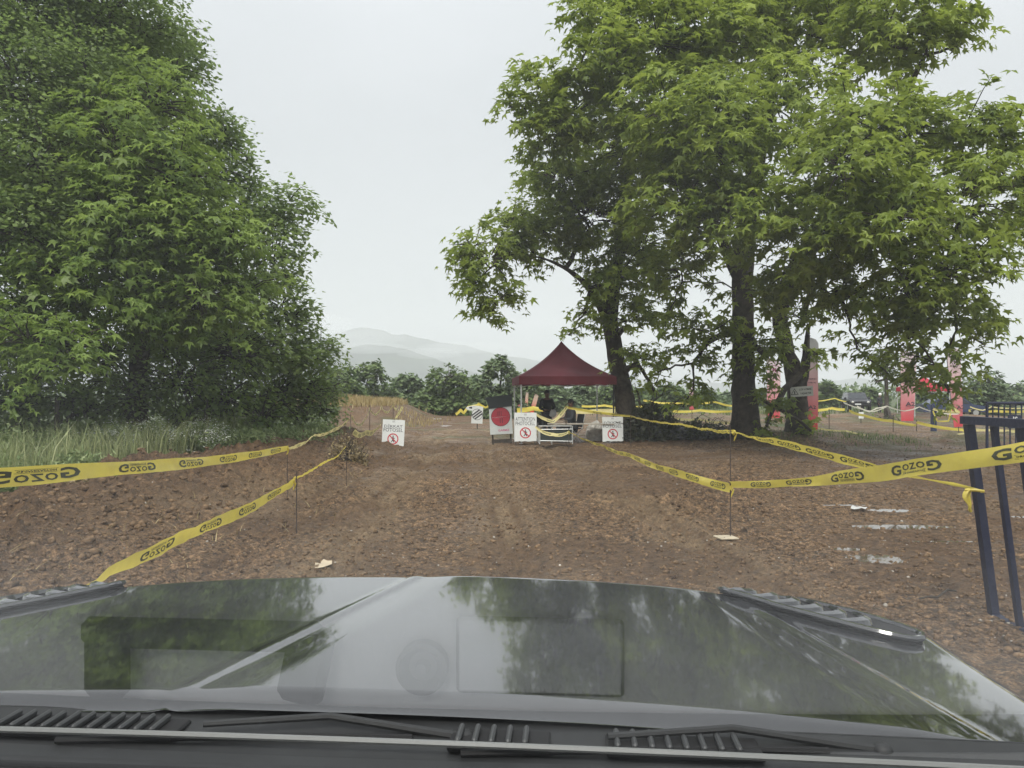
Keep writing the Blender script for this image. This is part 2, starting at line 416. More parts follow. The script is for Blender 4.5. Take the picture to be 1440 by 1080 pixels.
def place(tpl, P, N, T, S, vary):
    V, Fa = tpl; R = orient(N, T); n = len(P); k = len(V)
    Wd = np.einsum('nij,kj->nki', R, V) * S[:, None, None] + P[:, None]
    Fx = (Fa[None] + (np.arange(n) * k)[:, None, None]).reshape(-1, Fa.shape[1])
    return Wd.reshape(-1, 3), Fx, np.repeat(vary, k)
def rdir(n):
    v = rng.normal(size=(n, 3)); return v / np.linalg.norm(v, axis=1)[:, None]

def curve_between(a, b, n=6, lift=.15, wig=.06):
    a = np.array(a, float); b = np.array(b, float); t = np.linspace(0, 1, n)[:, None]; L_ = np.linalg.norm(b - a)
    p = a + (b - a) * t; p[:, 2:3] += lift * L_ * np.sin(t * math.pi)
    w = rng.normal(size=(n, 3)) * wig * L_ * np.sin(t * math.pi); return p + w

BARK = material('bark', (.040, .032, .026), rough=.9, spec=.2, var=.4, scale=6, bump=.9, bscale=14, col2=(.10, .085, .068))
BARK2 = material('smooth_bark', (.07, .06, .05), rough=.85, spec=.2, var=.35, scale=5, bump=.6, bscale=10)
PLANE = leaf_material('plane_leaf', (.065, .112, .018), (.33, .41, .075), trans=.46, tcol=(.46, .56, .09))
MAPLE = leaf_material('maple_leaf', (.065, .120, .028), (.29, .39, .095), trans=.46, tcol=(.42, .56, .11))
FINE = leaf_material('small_leaf', (.075, .125, .040), (.28, .36, .12), trans=.48, tcol=(.36, .50, .12))
FAR = leaf_material('far_leaf', (.065, .11, .036), (.22, .29, .10), trans=.25, tcol=(.1, .17, .04))
PALEF = leaf_material('pale_far_leaf', (.09, .14, .065), (.27, .34, .17), trans=.25, tcol=(.1, .17, .05))

def crown_points(blobs, dens, spread, per):
    blobs = [(x, y, z + spread * .35, max(R - spread * .38, R * .6)) for (x, y, z, R) in blobs]; dens = dens * 1.3
    """cluster centres on/in each blob and leaves round them; blobs: (x,y,z,R)"""
    CP, CO = [], []
    for (x, y, z, R) in blobs:
        n = max(4, int(dens * R * R))
        d = rdir(n); rr = R * (.35 + .72 * rng.random(n) ** .55)
        rr = rr * (1 + .35 * (vn(d[:, 0] * 2.3 + x, d[:, 1] * 2.3 + z + d[:, 2] * 2, 3)))
        c = np.array([x, y, z]) + d * rr[:, None] * np.array([1, 1.15, .92])
        CP.append(c); CO.append(d)
    CP = np.concatenate(CP); CO = np.concatenate(CO)
    m = len(CP)
    # every cluster is a flat drooping spray pointing outwards
    ax = CO * np.array([1, 1, .15]) + rng.normal(size=(m, 3)) * .45; ax[:, 2] -= .18
    ax /= np.linalg.norm(ax, axis=1)[:, None]
    t = rng.random((m, per)) * 1.0; off = rng.normal(size=(m, per, 3)) * np.array([.38, .38, .17]) * spread
    P = CP[:, None] + ax[:, None] * (t * spread * 1.6)[:, :, None] + off
    P[:, :, 2] -= (t ** 2) * spread * .5
    return CP, CO, ax, P.reshape(-1, 3), np.repeat(ax, per, 0), np.repeat(CO, per, 0)

def tree(name, label, cat, trunks, blobs, leaf, mat, dens, spread, per, size, group=None, bark=None, singles=0, seedvar=1.0, sprays=True, tips=.0, upw=.9, loc=None):
    bark = bark or BARK
    base = np.array(trunks[0][0][:3], float); base_loc = base.copy()
    root = empty(name, base_loc, 0, label, cat, group)
    mb = MB(); allp = []
    for tr in trunks:
        T = np.array(tr, float); k = np.linspace(0, len(T) - 1, (len(T) - 1) * 4 + 1); 
        Q = np.stack([np.interp(k, range(len(T)), T[:, i]) for i in range(4)], -1)
        for _ in range(2): Q[1:-1] = (Q[:-2] + 2 * Q[1:-1] + Q[2:]) / 4
        Q[1:-1, :3] += rng.normal(size=(len(Q) - 2, 3)) * Q[1:-1, 3:4] * .06
        P = Q[:, :3]; R = Q[:, 3]; sides = 14; a = np.arange(sides) * 2 * math.pi / sides
        n = len(P); Rr = R[:, None] * (1 + .16 * np.sin(a[None] * 3 + P[:, 2:3] * .6) * np.clip(1.4 - (P[:, 2:3] - base[2]), .25, 1.4) + rng.uniform(-.05, .05, (n, sides)))
        V = np.stack([P[:, None, 0] + Rr * np.cos(a), P[:, None, 1] + Rr * np.sin(a), np.repeat(P[:, 2:3], sides, 1)], -1)
        Fs = [[i * sides + j, i * sides + (j + 1) % sides, (i + 1) * sides + (j + 1) % sides, (i + 1) * sides + j] for i in range(n - 1) for j in range(sides)]
        mb.add((V.reshape(-1, 3) - base_loc), Fs); allp.append(Q)
    tk = mb.build('trunk', bark, root, smooth=True)
    Q = np.concatenate(allp); lim = MB()
    Q = Q[Q[:, 2] > base[2] + .22 * (Q[:, 2].max() - base[2])]
    B = np.array(blobs, float)
    nodes_ = [(q[:3], min(q[3], .16), 0.) for q in Q[::2]]; todo = [np.array(b_[:3]) - [0, 0, .25 * b_[3]] for b_ in blobs]
    while todo:
        A_ = np.array([k_[0] for k_ in nodes_]); T_ = np.array(todo); ex = np.array([k_[2] for k_ in nodes_])
        D_ = np.linalg.norm(A_[None] - T_[:, None], axis=2) + ex[None] + 1.2 * np.maximum(0, A_[None, :, 2] - T_[:, None, 2] - 2.5)
        ti, ni = np.unravel_index(np.argmin(D_), D_.shape); q0, r0, e0 = nodes_[ni]; c0 = todo.pop(ti); r1 = max(r0 * .55, .022)
        p = curve_between(q0, c0, 7, .05, .022); lim.tube(p - base_loc, np.linspace(min(r0 * .75, .14), r1, 7), 5, cap=False); nodes_.append((c0, r1, e0 + .15))
    CP, CO, ax, LP, LA, LO = crown_points(blobs, dens, spread, per)
    # twigs
    sel = rng.choice(len(CP), min(len(CP), 520), replace=False)
    for i in sel:
        b = blobs[int(np.argmin(np.linalg.norm(B[:, :3] - CP[i], axis=1)))]
        c = np.array(b[:3]); p0 = c + (CP[i] - c) * .25
        p = curve_between(p0, CP[i] + ax[i] * spread * 1.2, 4, .06, .04)
        lim.tube(p - base_loc, [.022, .016, .011, .005], 3, cap=False)
    lim.build('limb', bark, root, smooth=True)['kind'] = 'stuff'
    n = len(LP)
    Nn = np.array([0, 0, 1.]) * upw + LO * .45 + rng.normal(size=(n, 3)) * .42
    Tt = LA + rng.normal(size=(n, 3)) * .55 + np.array([0, 0, -.35])
    S = size * np.clip(rng.lognormal(0, .3, n), .4, 1.5)
    cl = np.repeat(rng.random(len(CP)), per)
    vary = np.clip(.5 * cl + .35 * rng.random(n) + tips * np.repeat(rng.random(len(CP)) < .25, per) * .4, 0, 1) * seedvar
    LP = LP - base_loc
    cv = np.array([0, 0, CAMZ]) - base_loc
    if singles:
        dist = np.linalg.norm(LP - cv, axis=1); order = np.argsort(dist); idx = order[:singles]; rest = order[singles:]
        me = [None] * 6
        for k in range(6):
            Vk, Fk, ak = place(leaf, np.zeros((1, 3)), np.array([[0, 0, 1.]]), np.array([[0, 1., 0]]), np.ones(1), np.array([k / 6 + .1]))
            mm = bpy.data.meshes.new('leaf'); mm.from_pydata(Vk.tolist(), [], Fk.tolist()); mm.materials.append(mat)
            at = mm.attributes.new('var', 'FLOAT', 'POINT'); at.data.foreach_set('value', ak.astype(np.float32)); me[k] = mm
        Rm = orient(Nn[idx], Tt[idx])
        for q, i in enumerate(idx):
            o = bpy.data.objects.new('leaf', me[min(5, int(vary[i] * 6))]); COL.objects.link(o); o.parent = root
            M = Matrix(Rm[q].tolist()).to_4x4(); o.matrix_basis = Matrix.Translation(LP[i].tolist()) @ M @ Matrix.Diagonal((S[i],) * 3 + (1,))
    else: rest = np.arange(n)
    V, Fa, A = place(leaf, LP[rest], Nn[rest], Tt[rest], S[rest], vary[rest])
    mesh_np('crown', V, [Fa], mat, root, smooth=False, attr={'var': A})['kind'] = 'stuff'
    return root

def bl(lst, dd=None):
    r = []
    for b in lst:
        p, q, d, R = b; c = pt(p, q, d); r.append((c[0], c[1], c[2], R / F * d))
    return r
def tk(lst): return [(*pt(p, q, d), r) for (p, q, d, r) in lst]

# right hand plane trees
A_bl = bl([(690, 365, 23, 48), (662, 350, 22.5, 24), (665, 400, 22.6, 22), (698, 420, 22.8, 34), (686, 448, 22.8, 15), (755, 322, 24, 52), (830, 305, 24, 66), (785, 250, 24, 50), (722, 318, 23.4, 34), (868, 385, 24, 46),
           (885, 450, 24.5, 36), (822, 437, 24, 22), (800, 468, 23.6, 15), (897, 505, 24.2, 28), (885, 215, 24, 85), (905, 345, 25, 52), (830, 400, 24, 24), (920, 545, 24.5, 18)])
A_tr = [tk([(890, 632, 25, .50), (886, 610, 25, .38), (879, 560, 25, .31), (866, 500, 25, .28), (857, 452, 25, .25), (866, 380, 25, .2), (880, 300, 25, .15), (888, 190, 25, .08)]),
        tk([(857, 455, 25, .2), (835, 410, 24.7, .15), (805, 382, 24.4, .12), (765, 362, 24, .09), (700, 352, 23.3, .05)])]
B_bl = bl([(762, 130, 21, 42), (728, 146, 20.7, 17), (715, 149, 20.6, 9), (775, 190, 21, 42), (800, 160, 21, 52), (815, 95, 20, 38), (862, 95, 20.5, 55), (850, 32, 21, 45), (822, 30, 21, 18), (925, 60, 21, 70), (940, 165, 20, 80), (1010, 60, 22, 82),
           (1000, 205, 19, 88), (955, 285, 19.5, 68), (1080, 20, 23, 72), (1090, 150, 20, 78), (1030, 305, 18.5, 68), (960, 385, 21, 44), (1000, 470, 23, 36), (935, 450, 21, 24), (1070, 410, 20, 40), (975, 505, 23, 24), (925, 520, 23, 14),
           (1170, 40, 22, 66), (900, -70, 23, 95), (1050, -90, 24, 110), (1190, -80, 24, 100), (975, 545, 22.5, 13), (960, 570, 22.5, 9), (1075, 490, 23, 34), (1055, 530, 24, 24), (1095, 300, 19, 50)])
B_tr = [tk([(1050, 634, 24, .78), (1049, 612, 24, .52), (1048, 580, 24, .39), (1045, 520, 24, .34), (1045, 450, 24, .32), (1042, 380, 24, .32), (1058, 260, 24, .26), (1088, 120, 24, .17), (1098, 0, 24, .12), (1102, -120, 24, .06)]),
        tk([(1043, 400, 24, .22), (1000, 300, 22.5, .15), (930, 200, 21.5, .1), (850, 130, 21, .05)]), tk([(1050, 330, 24, .2), (1010, 200, 22, .13), (960, 90, 22, .08), (920, -40, 23, .05)])]
C_bl = bl([(1245, 45, 20, 72), (1312, 30, 20, 48), (1345, 60, 20, 26), (1350, 25, 20, 14), (1190, 165, 17, 58), (1185, 235, 16, 70), (1270, 190, 17.5, 66), (1350, 190, 18, 60), (1420, 185, 18, 44), (1155, 330, 17, 70), (1250, 305, 16, 82), (1350, 290, 17, 80),
           (1428, 255, 18, 50), (1185, 410, 19, 48), (1270, 400, 16.5, 62), (1345, 385, 16.5, 60), (1290, 470, 17, 48), (1320, 515, 17.2, 34), (1345, 455, 17.5, 40), (1398, 380, 18, 22), (1205, 485, 20, 24), (1385, 480, 18, 22), (1335, 548, 17.5, 16),
           (1128, 452, 21.5, 24), (1238, 520, 21, 22), (1262, 540, 20, 14), (1520, 270, 18, 80), (1290, -60, 21, 60), (1088, 570, 23.2, 13), (1072, 560, 23.2, 9), (1148, 498, 23.5, 7), (1140, 604, 23.4, 8), (1075, 605, 23.3, 7), (1230, 250, 17, 50), (1110, 380, 19, 46)])
C_tr = [tk([(1120, 636, 24.3, .52), (1121, 612, 24.3, .38), (1123, 575, 24.3, .32), (1117, 520, 24.3, .27), (1100, 475, 24.3, .24), (1094, 440, 24, .22), (1112, 380, 23, .23), (1165, 300, 21, .18), (1240, 200, 20, .12), (1300, 80, 20, .06)]),
        tk([(1124, 545, 24.2, .22), (1133, 515, 24, .15), (1134, 485, 23.8, .09), (1137, 455, 23.6, .04)]), tk([(1095, 440, 24, .2), (1150, 360, 22, .14), (1240, 350, 19.5, .1), (1330, 380, 18, .06)]),
        tk([(1165, 300, 21, .15), (1260, 260, 19, .1), (1390, 230, 18.5, .05), (1440, 240, 19, .03)])]
tree('plane_tree', 'leaning plane tree behind the red canopy, with a branch reaching left over it', 'tree', A_tr, A_bl, PALM, PLANE, 56, .38, 13, .165, singles=300, tips=.6)
tree('plane_tree', 'tall plane tree with the thickest trunk, flared at its foot', 'tree', B_tr, B_bl, PALM, PLANE, 52, .38, 14, .175, singles=300, tips=.8)
tree('plane_tree', 'forked plane tree with a small white warning board on its trunk', 'tree', C_tr, C_bl, PALM, PLANE, 55, .36, 14, .17, singles=300, tips=.9)

# left hand trees
LT1 = bl([(40, -10, 17, 90), (150, 10, 18, 78), (215, 45, 18.5, 42), (-90, 60, 16, 120), (30, 120, 16, 88), (130, 120, 17, 76), (60, 230, 15.5, 86), (-90, 260, 15, 120), (30, 330, 15, 80), (0, -140, 17, 130), (140, -110, 19, 90), (-90, 440, 14.5, 100), (20, 440, 15, 70), (200, -40, 19, 50)])
LT2 = bl([(170, 215, 16, 74), (215, 150, 17, 62), (245, 250, 16, 60), (170, 320, 15.5, 80), (265, 330, 16, 66), (330, 345, 16.5, 46), (180, 420, 15.5, 76), (280, 420, 16, 66), (345, 410, 17, 46), (100, 400, 15, 60), (90, 495, 13.8, 46), (60, 520, 13.5, 36), (40, 480, 13.5, 44)])
LT3 = bl([(245, 95, 21, 42), (262, 45, 21, 18), (290, 180, 21, 42), (315, 190, 21, 26), (308, 245, 21, 42), (335, 290, 21, 40), (350, 252, 21, 14), (375, 300, 21, 28), (392, 320, 21, 24), (408, 284, 21.5, 27), (425, 298, 21.5, 17), (352, 225, 21, 12), (385, 360, 21, 42), (395, 430, 21, 38), (415, 445, 21, 20), (380, 490, 21, 56), (426, 505, 22, 38), (452, 497, 22.5, 20), (466, 492, 22.5, 9), (410, 395, 21, 18), (150, 180, 22, 90), (200, 300, 22, 90), (280, 440, 22, 80), (130, 60, 22, 70), (60, 300, 21, 110), (210, 80, 22, 50)])
SH1 = bl([(p_, q_, d_ + 1.6, r_) for p_, q_, d_, r_ in [(30, 560, 15, 60), (110, 570, 15.5, 58), (185, 560, 16, 56), (150, 500, 16.5, 50), (-60, 560, 14.5, 70), (60, 480, 16, 50)]])
SH2 = bl([(p_, q_, d_ + 1.6, r_) for p_, q_, d_, r_ in [(255, 540, 17, 54), (320, 560, 18, 50), (260, 590, 17.5, 34), (330, 500, 18, 54), (230, 480, 17.5, 44), (370, 590, 18.5, 30)]])
SH3 = bl([(p_, q_, d_ + 1.4, r_) for p_, q_, d_, r_ in [(390, 560, 20, 46), (430, 555, 21, 38), (452, 575, 21.5, 26), (462, 548, 23, 22), (420, 590, 20.5, 22)]])
def stem_for(p, d, topq, r=.22, lean=0): return [tk([(p, HZ + 1650 / d, d, r * 1.3), (p, HZ + 1300 / d, d, r), (p + lean * .5, (HZ + topq) / 2, d, r * .7), (p + lean, topq, d, r * .25)])]
tree('ash_tree', 'tall small-leaved tree filling the top left corner', 'tree', stem_for(30, 18, 40, .3, 60), LT1, SMALL, FINE, 240, .34, 14, .105, bark=BARK2, tips=.3)
tree('maple_tree', 'bright large-leaved maple at the middle of the trees left of the track', 'tree', stem_for(190, 18, 200, .25, 20), LT2, PALM, MAPLE, 88, .34, 14, .135, singles=300, tips=.9)
tree('elm_tree', 'small-leaved tree whose long side branch sticks out into the sky', 'tree', stem_for(300, 23, 120, .28, -40) + [tk([(300, 400, 23, .16), (340, 340, 22, .1), (385, 305, 21.6, .06), (418, 288, 21.5, .03)])], LT3, SMALL, FINE, 190, .36, 15, .14, bark=BARK2, tips=.3)
tree('hazel_bush', 'dark shrub under the trees behind the tall weeds at far left', 'shrub', stem_for(80, 16, 560, .06), SH1, SMALL, FINE, 190, .3, 13, .11, bark=BARK2, tips=.5)
tree('dogwood_bush', 'dense green shrub behind the white-flowered weeds', 'shrub', stem_for(290, 18.5, 560, .06), SH2, SMALL, MAPLE, 180, .3, 13, .12, bark=BARK2, tips=.6)
tree('willow_bush', 'shrub that ends the tree line beside the track, next to the dry mound', 'shrub', stem_for(430, 22, 560, .06), SH3, SMALL, FINE, 170, .3, 13, .12, bark=BARK2, tips=.4)

# far trees and bushes
def far_tree(p, top, d, hw, label, mat=FAR, name='field_tree', trunkish=False):
    ztop = pz(top, d); x0 = px(p, d); hwm = hw / F * d; z0 = H1(x0, d) if d < 60 else 0
    bs = []; n = 7
    for k in range(n):
        u = -1 + 2 * k / (n - 1); R = hwm * rng.uniform(.30, .44)
        zc = z0 + (ztop - z0) * (1 - .42 * abs(u) ** 1.8) - R * .9
        bs.append((x0 + u * (hwm - R * .6), d + rng.uniform(-.4, .4) * hwm, max(zc, z0 + R * .6), R))
        if not trunkish or abs(u) < .7:
            bs.append((x0 + u * (hwm - R * .6), d + rng.uniform(-.5, .5) * hwm, z0 + (zc - z0) * (.45 if not trunkish else .62), R * 1.1))
            if ztop - z0 > 3 and not trunkish: bs.append((x0 + u * (hwm - R), d + rng.uniform(-.5, .5) * hwm, z0 + R * .7, R * 1.1))
    tr = [[(x0, d, z0 - .1, .08 + hwm * .02), (x0, d, z0 + (ztop - z0) * .4, .06 + hwm * .01), (x0 + .2, d, z0 + (ztop - z0) * .8, .05)]]
    Rm = sum(b[3] ** 2 for b in bs); dens = 640 / Rm
    return tree(name, label, 'tree' if name != 'field_bush' else 'bush', tr, bs, SMALL, mat, dens, hwm * .13, 11, .31 * d / 60, seedvar=.9, bark=BARK2, tips=.3)
for a in [(470, 512, 62, 40, 'hedge tree at the left end of the far tree row, beside the roadside shrubs', FAR),
          (515, 505, 66, 38, 'broad far tree rising behind the dry grass mound', FAR),
          (572, 524, 72, 26, 'low far bush between the mound and the wide rounded one', PALEF),
          (632, 516, 60, 44, 'wide rounded bush at the end of the track', FAR),
          (668, 528, 66, 22, 'pale small bush just left of the tall round tree by the canopy', PALEF),
          (702, 501, 52, 27, 'tall round pale tree just left of the red canopy', PALEF),
          (735, 522, 64, 24, 'far tree half hidden by the left edge of the canopy', FAR),
          (775, 540, 74, 28, 'far tree seen under the canopy behind the standing person', PALEF),
          (822, 541, 80, 26, 'far tree seen under the canopy behind the seated person', PALEF),
          (858, 543, 78, 20, 'far tree between the canopy leg and the leaning trunk', FAR),
          (905, 548, 90, 24, 'far tree behind the brush pile', FAR),
          (942, 540, 84, 22, 'far round tree just left of the small distant flag', FAR),
          (990, 549, 90, 24, 'far tree just right of the small distant flag', FAR),
          (1025, 553, 110, 22, 'far tree left of the thickest trunk', PALEF),
          (1072, 552, 110, 24, 'far tree in the gap between the two big trunks', PALEF),
          (1160, 536, 92, 19, 'far dark tree just right of the tall flag by the trunk', FAR),
          (1190, 550, 110, 18, 'far low tree left of the parked dark car', PALEF),
          (1222, 545, 105, 20, 'far tree directly behind the parked dark car', FAR),
          (1300, 548, 62, 26, 'far bush behind the red tent', FAR),
          (1378, 522, 58, 40, 'leafy far tree right of the rightmost flag', PALEF),
          (1432, 538, 120, 26, 'far tree behind the white lorry', FAR)]:
    far_tree(*a)
tree('young_tree', 'slim young tree standing right of the parked dark car', 'tree', [tk([(1247, 592, 48, .16), (1247, 560, 48, .12), (1246, 525, 48, .1), (1248, 495, 48, .05)])],
     bl([(1240, 520, 48, 16), (1258, 515, 48, 14), (1247, 500, 48, 16), (1232, 535, 48, 9), (1252, 585, 47, 9), (1240, 588, 47, 6), (1262, 592, 46, 7)]), SMALL, FAR, 40, .3, 12, .17, bark=BARK2)

# distant wood edge that reads as one mass
P = []
n = 9000; xs = rng.uniform(-160, 330, n); ys = 210 + rng.normal(size=n) * 6
zt = 3.2 + 2.2 * fbm(xs * .05, xs * 0 + 1, 3, 90) + 1.0 * vn(xs * .4, xs * 0, 91)
P = np.stack([xs, ys, zt * rng.random(n) ** .8], -1)
V, Fa, A = place(SMALL, P, rdir(n) + [0, -.2, .8], rdir(n), rng.uniform(.9, 1.9, n), rng.random(n))
tag(mesh_np('woodland', V, [Fa], FAR, smooth=False, attr={'var': A}), 'distant line of trees across the plain', 'woodland', kind='stuff')

# ------------------------------------------------------------------ grass, weeds
def blades(name, X, Y, hgt, wid, mat, lean=.35, z0=None, kind='stuff', label=None, cat=None):
    n = len(X); Z = HT(X, Y, False) if z0 is None else z0
    a = rng.random(n) * 2 * np.pi; l = rng.normal(size=(n, 2)) * lean
    side = np.stack([np.cos(a), np.sin(a), 0 * a], -1) * wid[:, None] * .5
    b0 = np.stack([X, Y, Z - .02], -1); up = np.stack([l[:, 0] * hgt, l[:, 1] * hgt, hgt], -1)
    mid = b0 + up * np.array([.35, .35, .6]); top = b0 + up * np.array([1, 1, .95])
    V = np.stack([b0 - side, b0 + side, mid + side * .7, mid - side * .7, top], 1).reshape(-1, 3)
    i = np.arange(n) * 5
    q = np.stack([i, i + 1, i + 2, i + 3], -1); t = np.stack([i + 3, i + 2, i + 4], -1)
    o = mesh_np(name, V, [q, t], mat, smooth=False, attr={'var': np.repeat(rng.random(n), 5)})
    return tag(o, label, cat, kind=kind)
GRASS = leaf_material('grass_blade', (.05, .085, .025), (.22, .27, .10), trans=.3, tcol=(.15, .22, .05))
PALEG = leaf_material('pale_grass', (.16, .20, .08), (.38, .40, .20), trans=.3, tcol=(.3, .36, .14))
DRYG = leaf_material('dry_grass', (.20, .15, .065), (.46, .37, .19), trans=.25, tcol=(.5, .38, .16))
n = 34000
Y = 7 + 21 * rng.random(n) ** 1.0; X = -6.55 - rng.exponential(2.2, n) - .02 * Y
k = (fbm(X * .7, Y * .7, 2, 31) > -.35); X, Y = X[k], Y[k]
hg = (.12 + .42 * ss(-6.6, -8, X)) * rng.uniform(.6, 1.35, len(X)) * (1 + .6 * fbm(X * .5, Y * .5, 2, 33))
blades('grass', X, Y, hg, rng.uniform(.008, .02, len(X)), GRASS, .3, label='green grass along the foot of the trees', cat='grass')
n = 5200; Y = rng.uniform(8.5, 21, n); X = -6.6 - rng.exponential(1.2, n)
blades('tall_grass', X, Y, rng.uniform(.45, 1.15, n), rng.uniform(.010, .024, n), PALEG, .22, label='tall pale grass stalks among the weeds left of the track', cat='grass')
n = 16000
Y = 40 + 18 * rng.random(n) ** 1.5; X = rng.uniform(-16, -3.6, n); Z = HT(X, Y, False); k = (Z > .93) | (rng.random(n) < .02); 
X, Y, Z = X[k], Y[k], Z[k]
blades('dry_grass', X, Y, rng.uniform(.2, .48, len(X)), rng.uniform(.02, .05, len(X)), DRYG, .25, z0=Z, label='golden dry grass on top of the mound', cat='grass')
n = 260; Y = rng.uniform(37, 46, n); X = rng.uniform(-6.2, -4.2, n)
blades('dry_grass', X, Y, rng.uniform(.15, .4, n), rng.uniform(.02, .05, n), DRYG, .3, label='dry grass tufts on the slope of the mound', cat='grass')
n = 3500; Y = rng.uniform(60, 95, n); X = rng.uniform(-20, 55, n)
blades('field_grass', X, Y, rng.uniform(.15, .5, n), rng.uniform(.05, .12, n), GRASS, .3, label='rough grass in the far field', cat='grass', z0=np.zeros(n))
n = 1100; X = 10.6 + rng.normal(size=n) * .0; X = rng.uniform(7.4, 12.5, n); Y = 24.2 + rng.normal(size=n) * .8
blades('grass', X, Y, rng.uniform(.05, .22, n), rng.uniform(.01, .03, n), GRASS, .35, label='thin grass round the foot of the big trunks', cat='grass')
n = 700; Y = rng.uniform(6, 22, n); X = -4.2 + rng.normal(size=n) * 1.0
blades('straw', X, Y, rng.uniform(.04, .16, n), rng.uniform(.006, .014, n), DRYG, 1.2, label='bits of straw on the turned soil', cat='straw')

WEED = leaf_material('weed_leaf', (.12, .18, .065), (.36, .42, .19), trans=.3, tcol=(.15, .22, .05))
PETAL = material('white_petal', (.80, .81, .75), rough=.7, var=.05, trans=.3)
def weed(p, q, d, hw, label, flowers=True, name='weed_clump', nst=80, cat='weed'):
    x0 = px(p, d); z0 = H1(x0, d); h = pz(q, d) - z0; w = hw / F * d
    root = empty(name, (x0, d, z0), 0, label, cat)
    mb = MB(); P = []; FP = []
    for i in range(nst):
        bx, by = rng.normal(size=2) * w * .35; tx, ty = bx * 1.7 + rng.normal() * .08, by * 1.7 + rng.normal() * .08
        hh = h * rng.uniform(.55, 1.05) * (1 - .35 * min(1, math.hypot(tx, ty) / w))
        pth = np.array([[bx, by, 0], [bx * 1.1, by * 1.1, hh * .5], [tx, ty, hh]]); mb.tube(pth, [.006, .005, .003], 3, cap=False)
        for k in range(34):
            t = rng.uniform(.1, 1); c = np.array([np.interp(t, [0, .5, 1], pth[:, a]) for a in range(3)]) + rng.normal(size=3) * .07
            P.append(c)
        if flowers and rng.random() < .9:
            for k in range(16): FP.append(pth[2] + rng.normal(size=3) * np.array([.08, .08, .03]))
    mb.build('stem', WEED, root)['kind'] = 'stuff'
    P = np.array(P); n = len(P)
    V, Fa, A = place(NARROW, P, rdir(n) * .9 + [0, 0, .6], rdir(n) + [0, 0, .5], rng.uniform(.06, .15, n), rng.random(n))
    mesh_np('leafage', V, [Fa], WEED, root, smooth=False, attr={'var': A})['kind'] = 'stuff'
    if FP:
        P = np.array(FP); n = len(P)
        V, Fa, A = place(SMALL, P, rdir(n) * .6 + [0, 0, 1], rdir(n), rng.uniform(.028, .052, n), rng.random(n))
        mesh_np('flower', V, [Fa], PETAL, root, smooth=False, attr={'var': A})['kind'] = 'stuff'
for a in [(30, 585, 13.5, 60, 'tall green weeds at far left edge of the verge', False), (95, 591, 14.5, 45, 'tall weeds just right of the leftmost ones, without flowers', False),
          (160, 585, 15, 42, 'white-flowered weeds, the clump furthest left', True), (212, 581, 16, 40, 'widest clump of white-flowered weeds below the dark shrub', True),
          (278, 585, 16.5, 34, 'white-flowered weeds nearest the soil bank', True), (300, 589, 17.5, 26, 'small white-flowered weeds behind the nearest clump', True),
          (345, 606, 17.5, 34, 'low pale green weeds right of the flowers', False), (400, 606, 19, 34, 'low weeds beside the yellow tape, near the track', False),
          (10, 640, 10.5, 60, 'low green weeds behind the near end of the upper tape', False), (110, 640, 11.5, 50, 'low weeds above the dry leaf heap', False), (440, 596, 21, 24, 'weeds at the foot of the last roadside shrub', False)]:
    weed(*a)
DEAD = leaf_material('dead_leaf', (.15, .11, .055), (.42, .34, .19), trans=.2, tcol=(.3, .22, .1))
def heap(name, label, cat, p, q, d, w, h, mat, n, size, twigs=20, tmat=None):
    x0 = px(p, d); z0 = H1(x0, d); root = empty(name, (x0, d, z0), 0, label, cat); mb = MB()
    for i in range(twigs):
        a = rng.uniform(0, 6.28); r = rng.random() * w; s = np.array([r * math.cos(a) * .6, r * math.sin(a) * .4, 0]); e = s + np.array([rng.normal() * w * .5, rng.normal() * w * .3, h * rng.uniform(.5, 1.25)])
        mb.tube(curve_between(s, e, 5, .1, .08), np.linspace(.014, .004, 5), 4, cap=False)
    mb.build('twig', tmat or BARK2, root)['kind'] = 'stuff'
    P = rdir(n) * np.array([w, w * .6, h]) * (.5 + .5 * rng.random((n, 1))); P[:, 2] = np.abs(P[:, 2])
    V, Fa, A = place(SMALL, P, rdir(n) + [0, 0, .5], rdir(n), size * rng.uniform(.6, 1.3, n), rng.random(n))
    mesh_np('leafage', V, [Fa], mat, root, smooth=False, attr={'var': A})['kind'] = 'stuff'
heap('dead_brush', 'dry brown bush between the two left tapes where the soil bank ends', 'dead bush', 488, 605, 17.5, .5, .62, DEAD, 1100, .055)
heap('dead_brush', 'small dry bush close to the warning sign on the left', 'dead bush', 505, 620, 17, .22, .3, DEAD, 350, .08)
heap('dead_leaves', 'heap of pale dry leaves on the soil bank near the left edge', 'leaf heap', 92, 690, 10.6, .62, .16, DEAD, 420, .12, 5)
DARKLEAF = leaf_material('withered_leaf', (.02, .025, .012), (.06, .065, .035), trans=.15)
heap('brush_pile', 'dark pile of cut branches right of the leaning trunk', 'brush pile', 915, 560, 24.2, 1.0, 1.15, DARKLEAF, 2600, .13, 60)
heap('brush_pile', 'low heap of cut branches behind the black sacks', 'brush pile', 975, 590, 24.2, 1.5, .55, DARKLEAF, 1500, .12, 40)
mb = MB()
for (a, b) in [((905, 585), (940, 540)), ((915, 590), (925, 545)), ((925, 590), (965, 555)), ((900, 570), (893, 540))]:
    s = pt(a[0], a[1], 24.1); e = pt(b[0], b[1], 24.0); mb.tube(curve_between(s, e, 7, .05, .05), np.linspace(.03, .008, 7), 5)
mb.build('dead_branch', BARK2); tag(bpy.data.objects['dead_branch'], 'bare broken branches sticking up from the brush pile', 'branches')

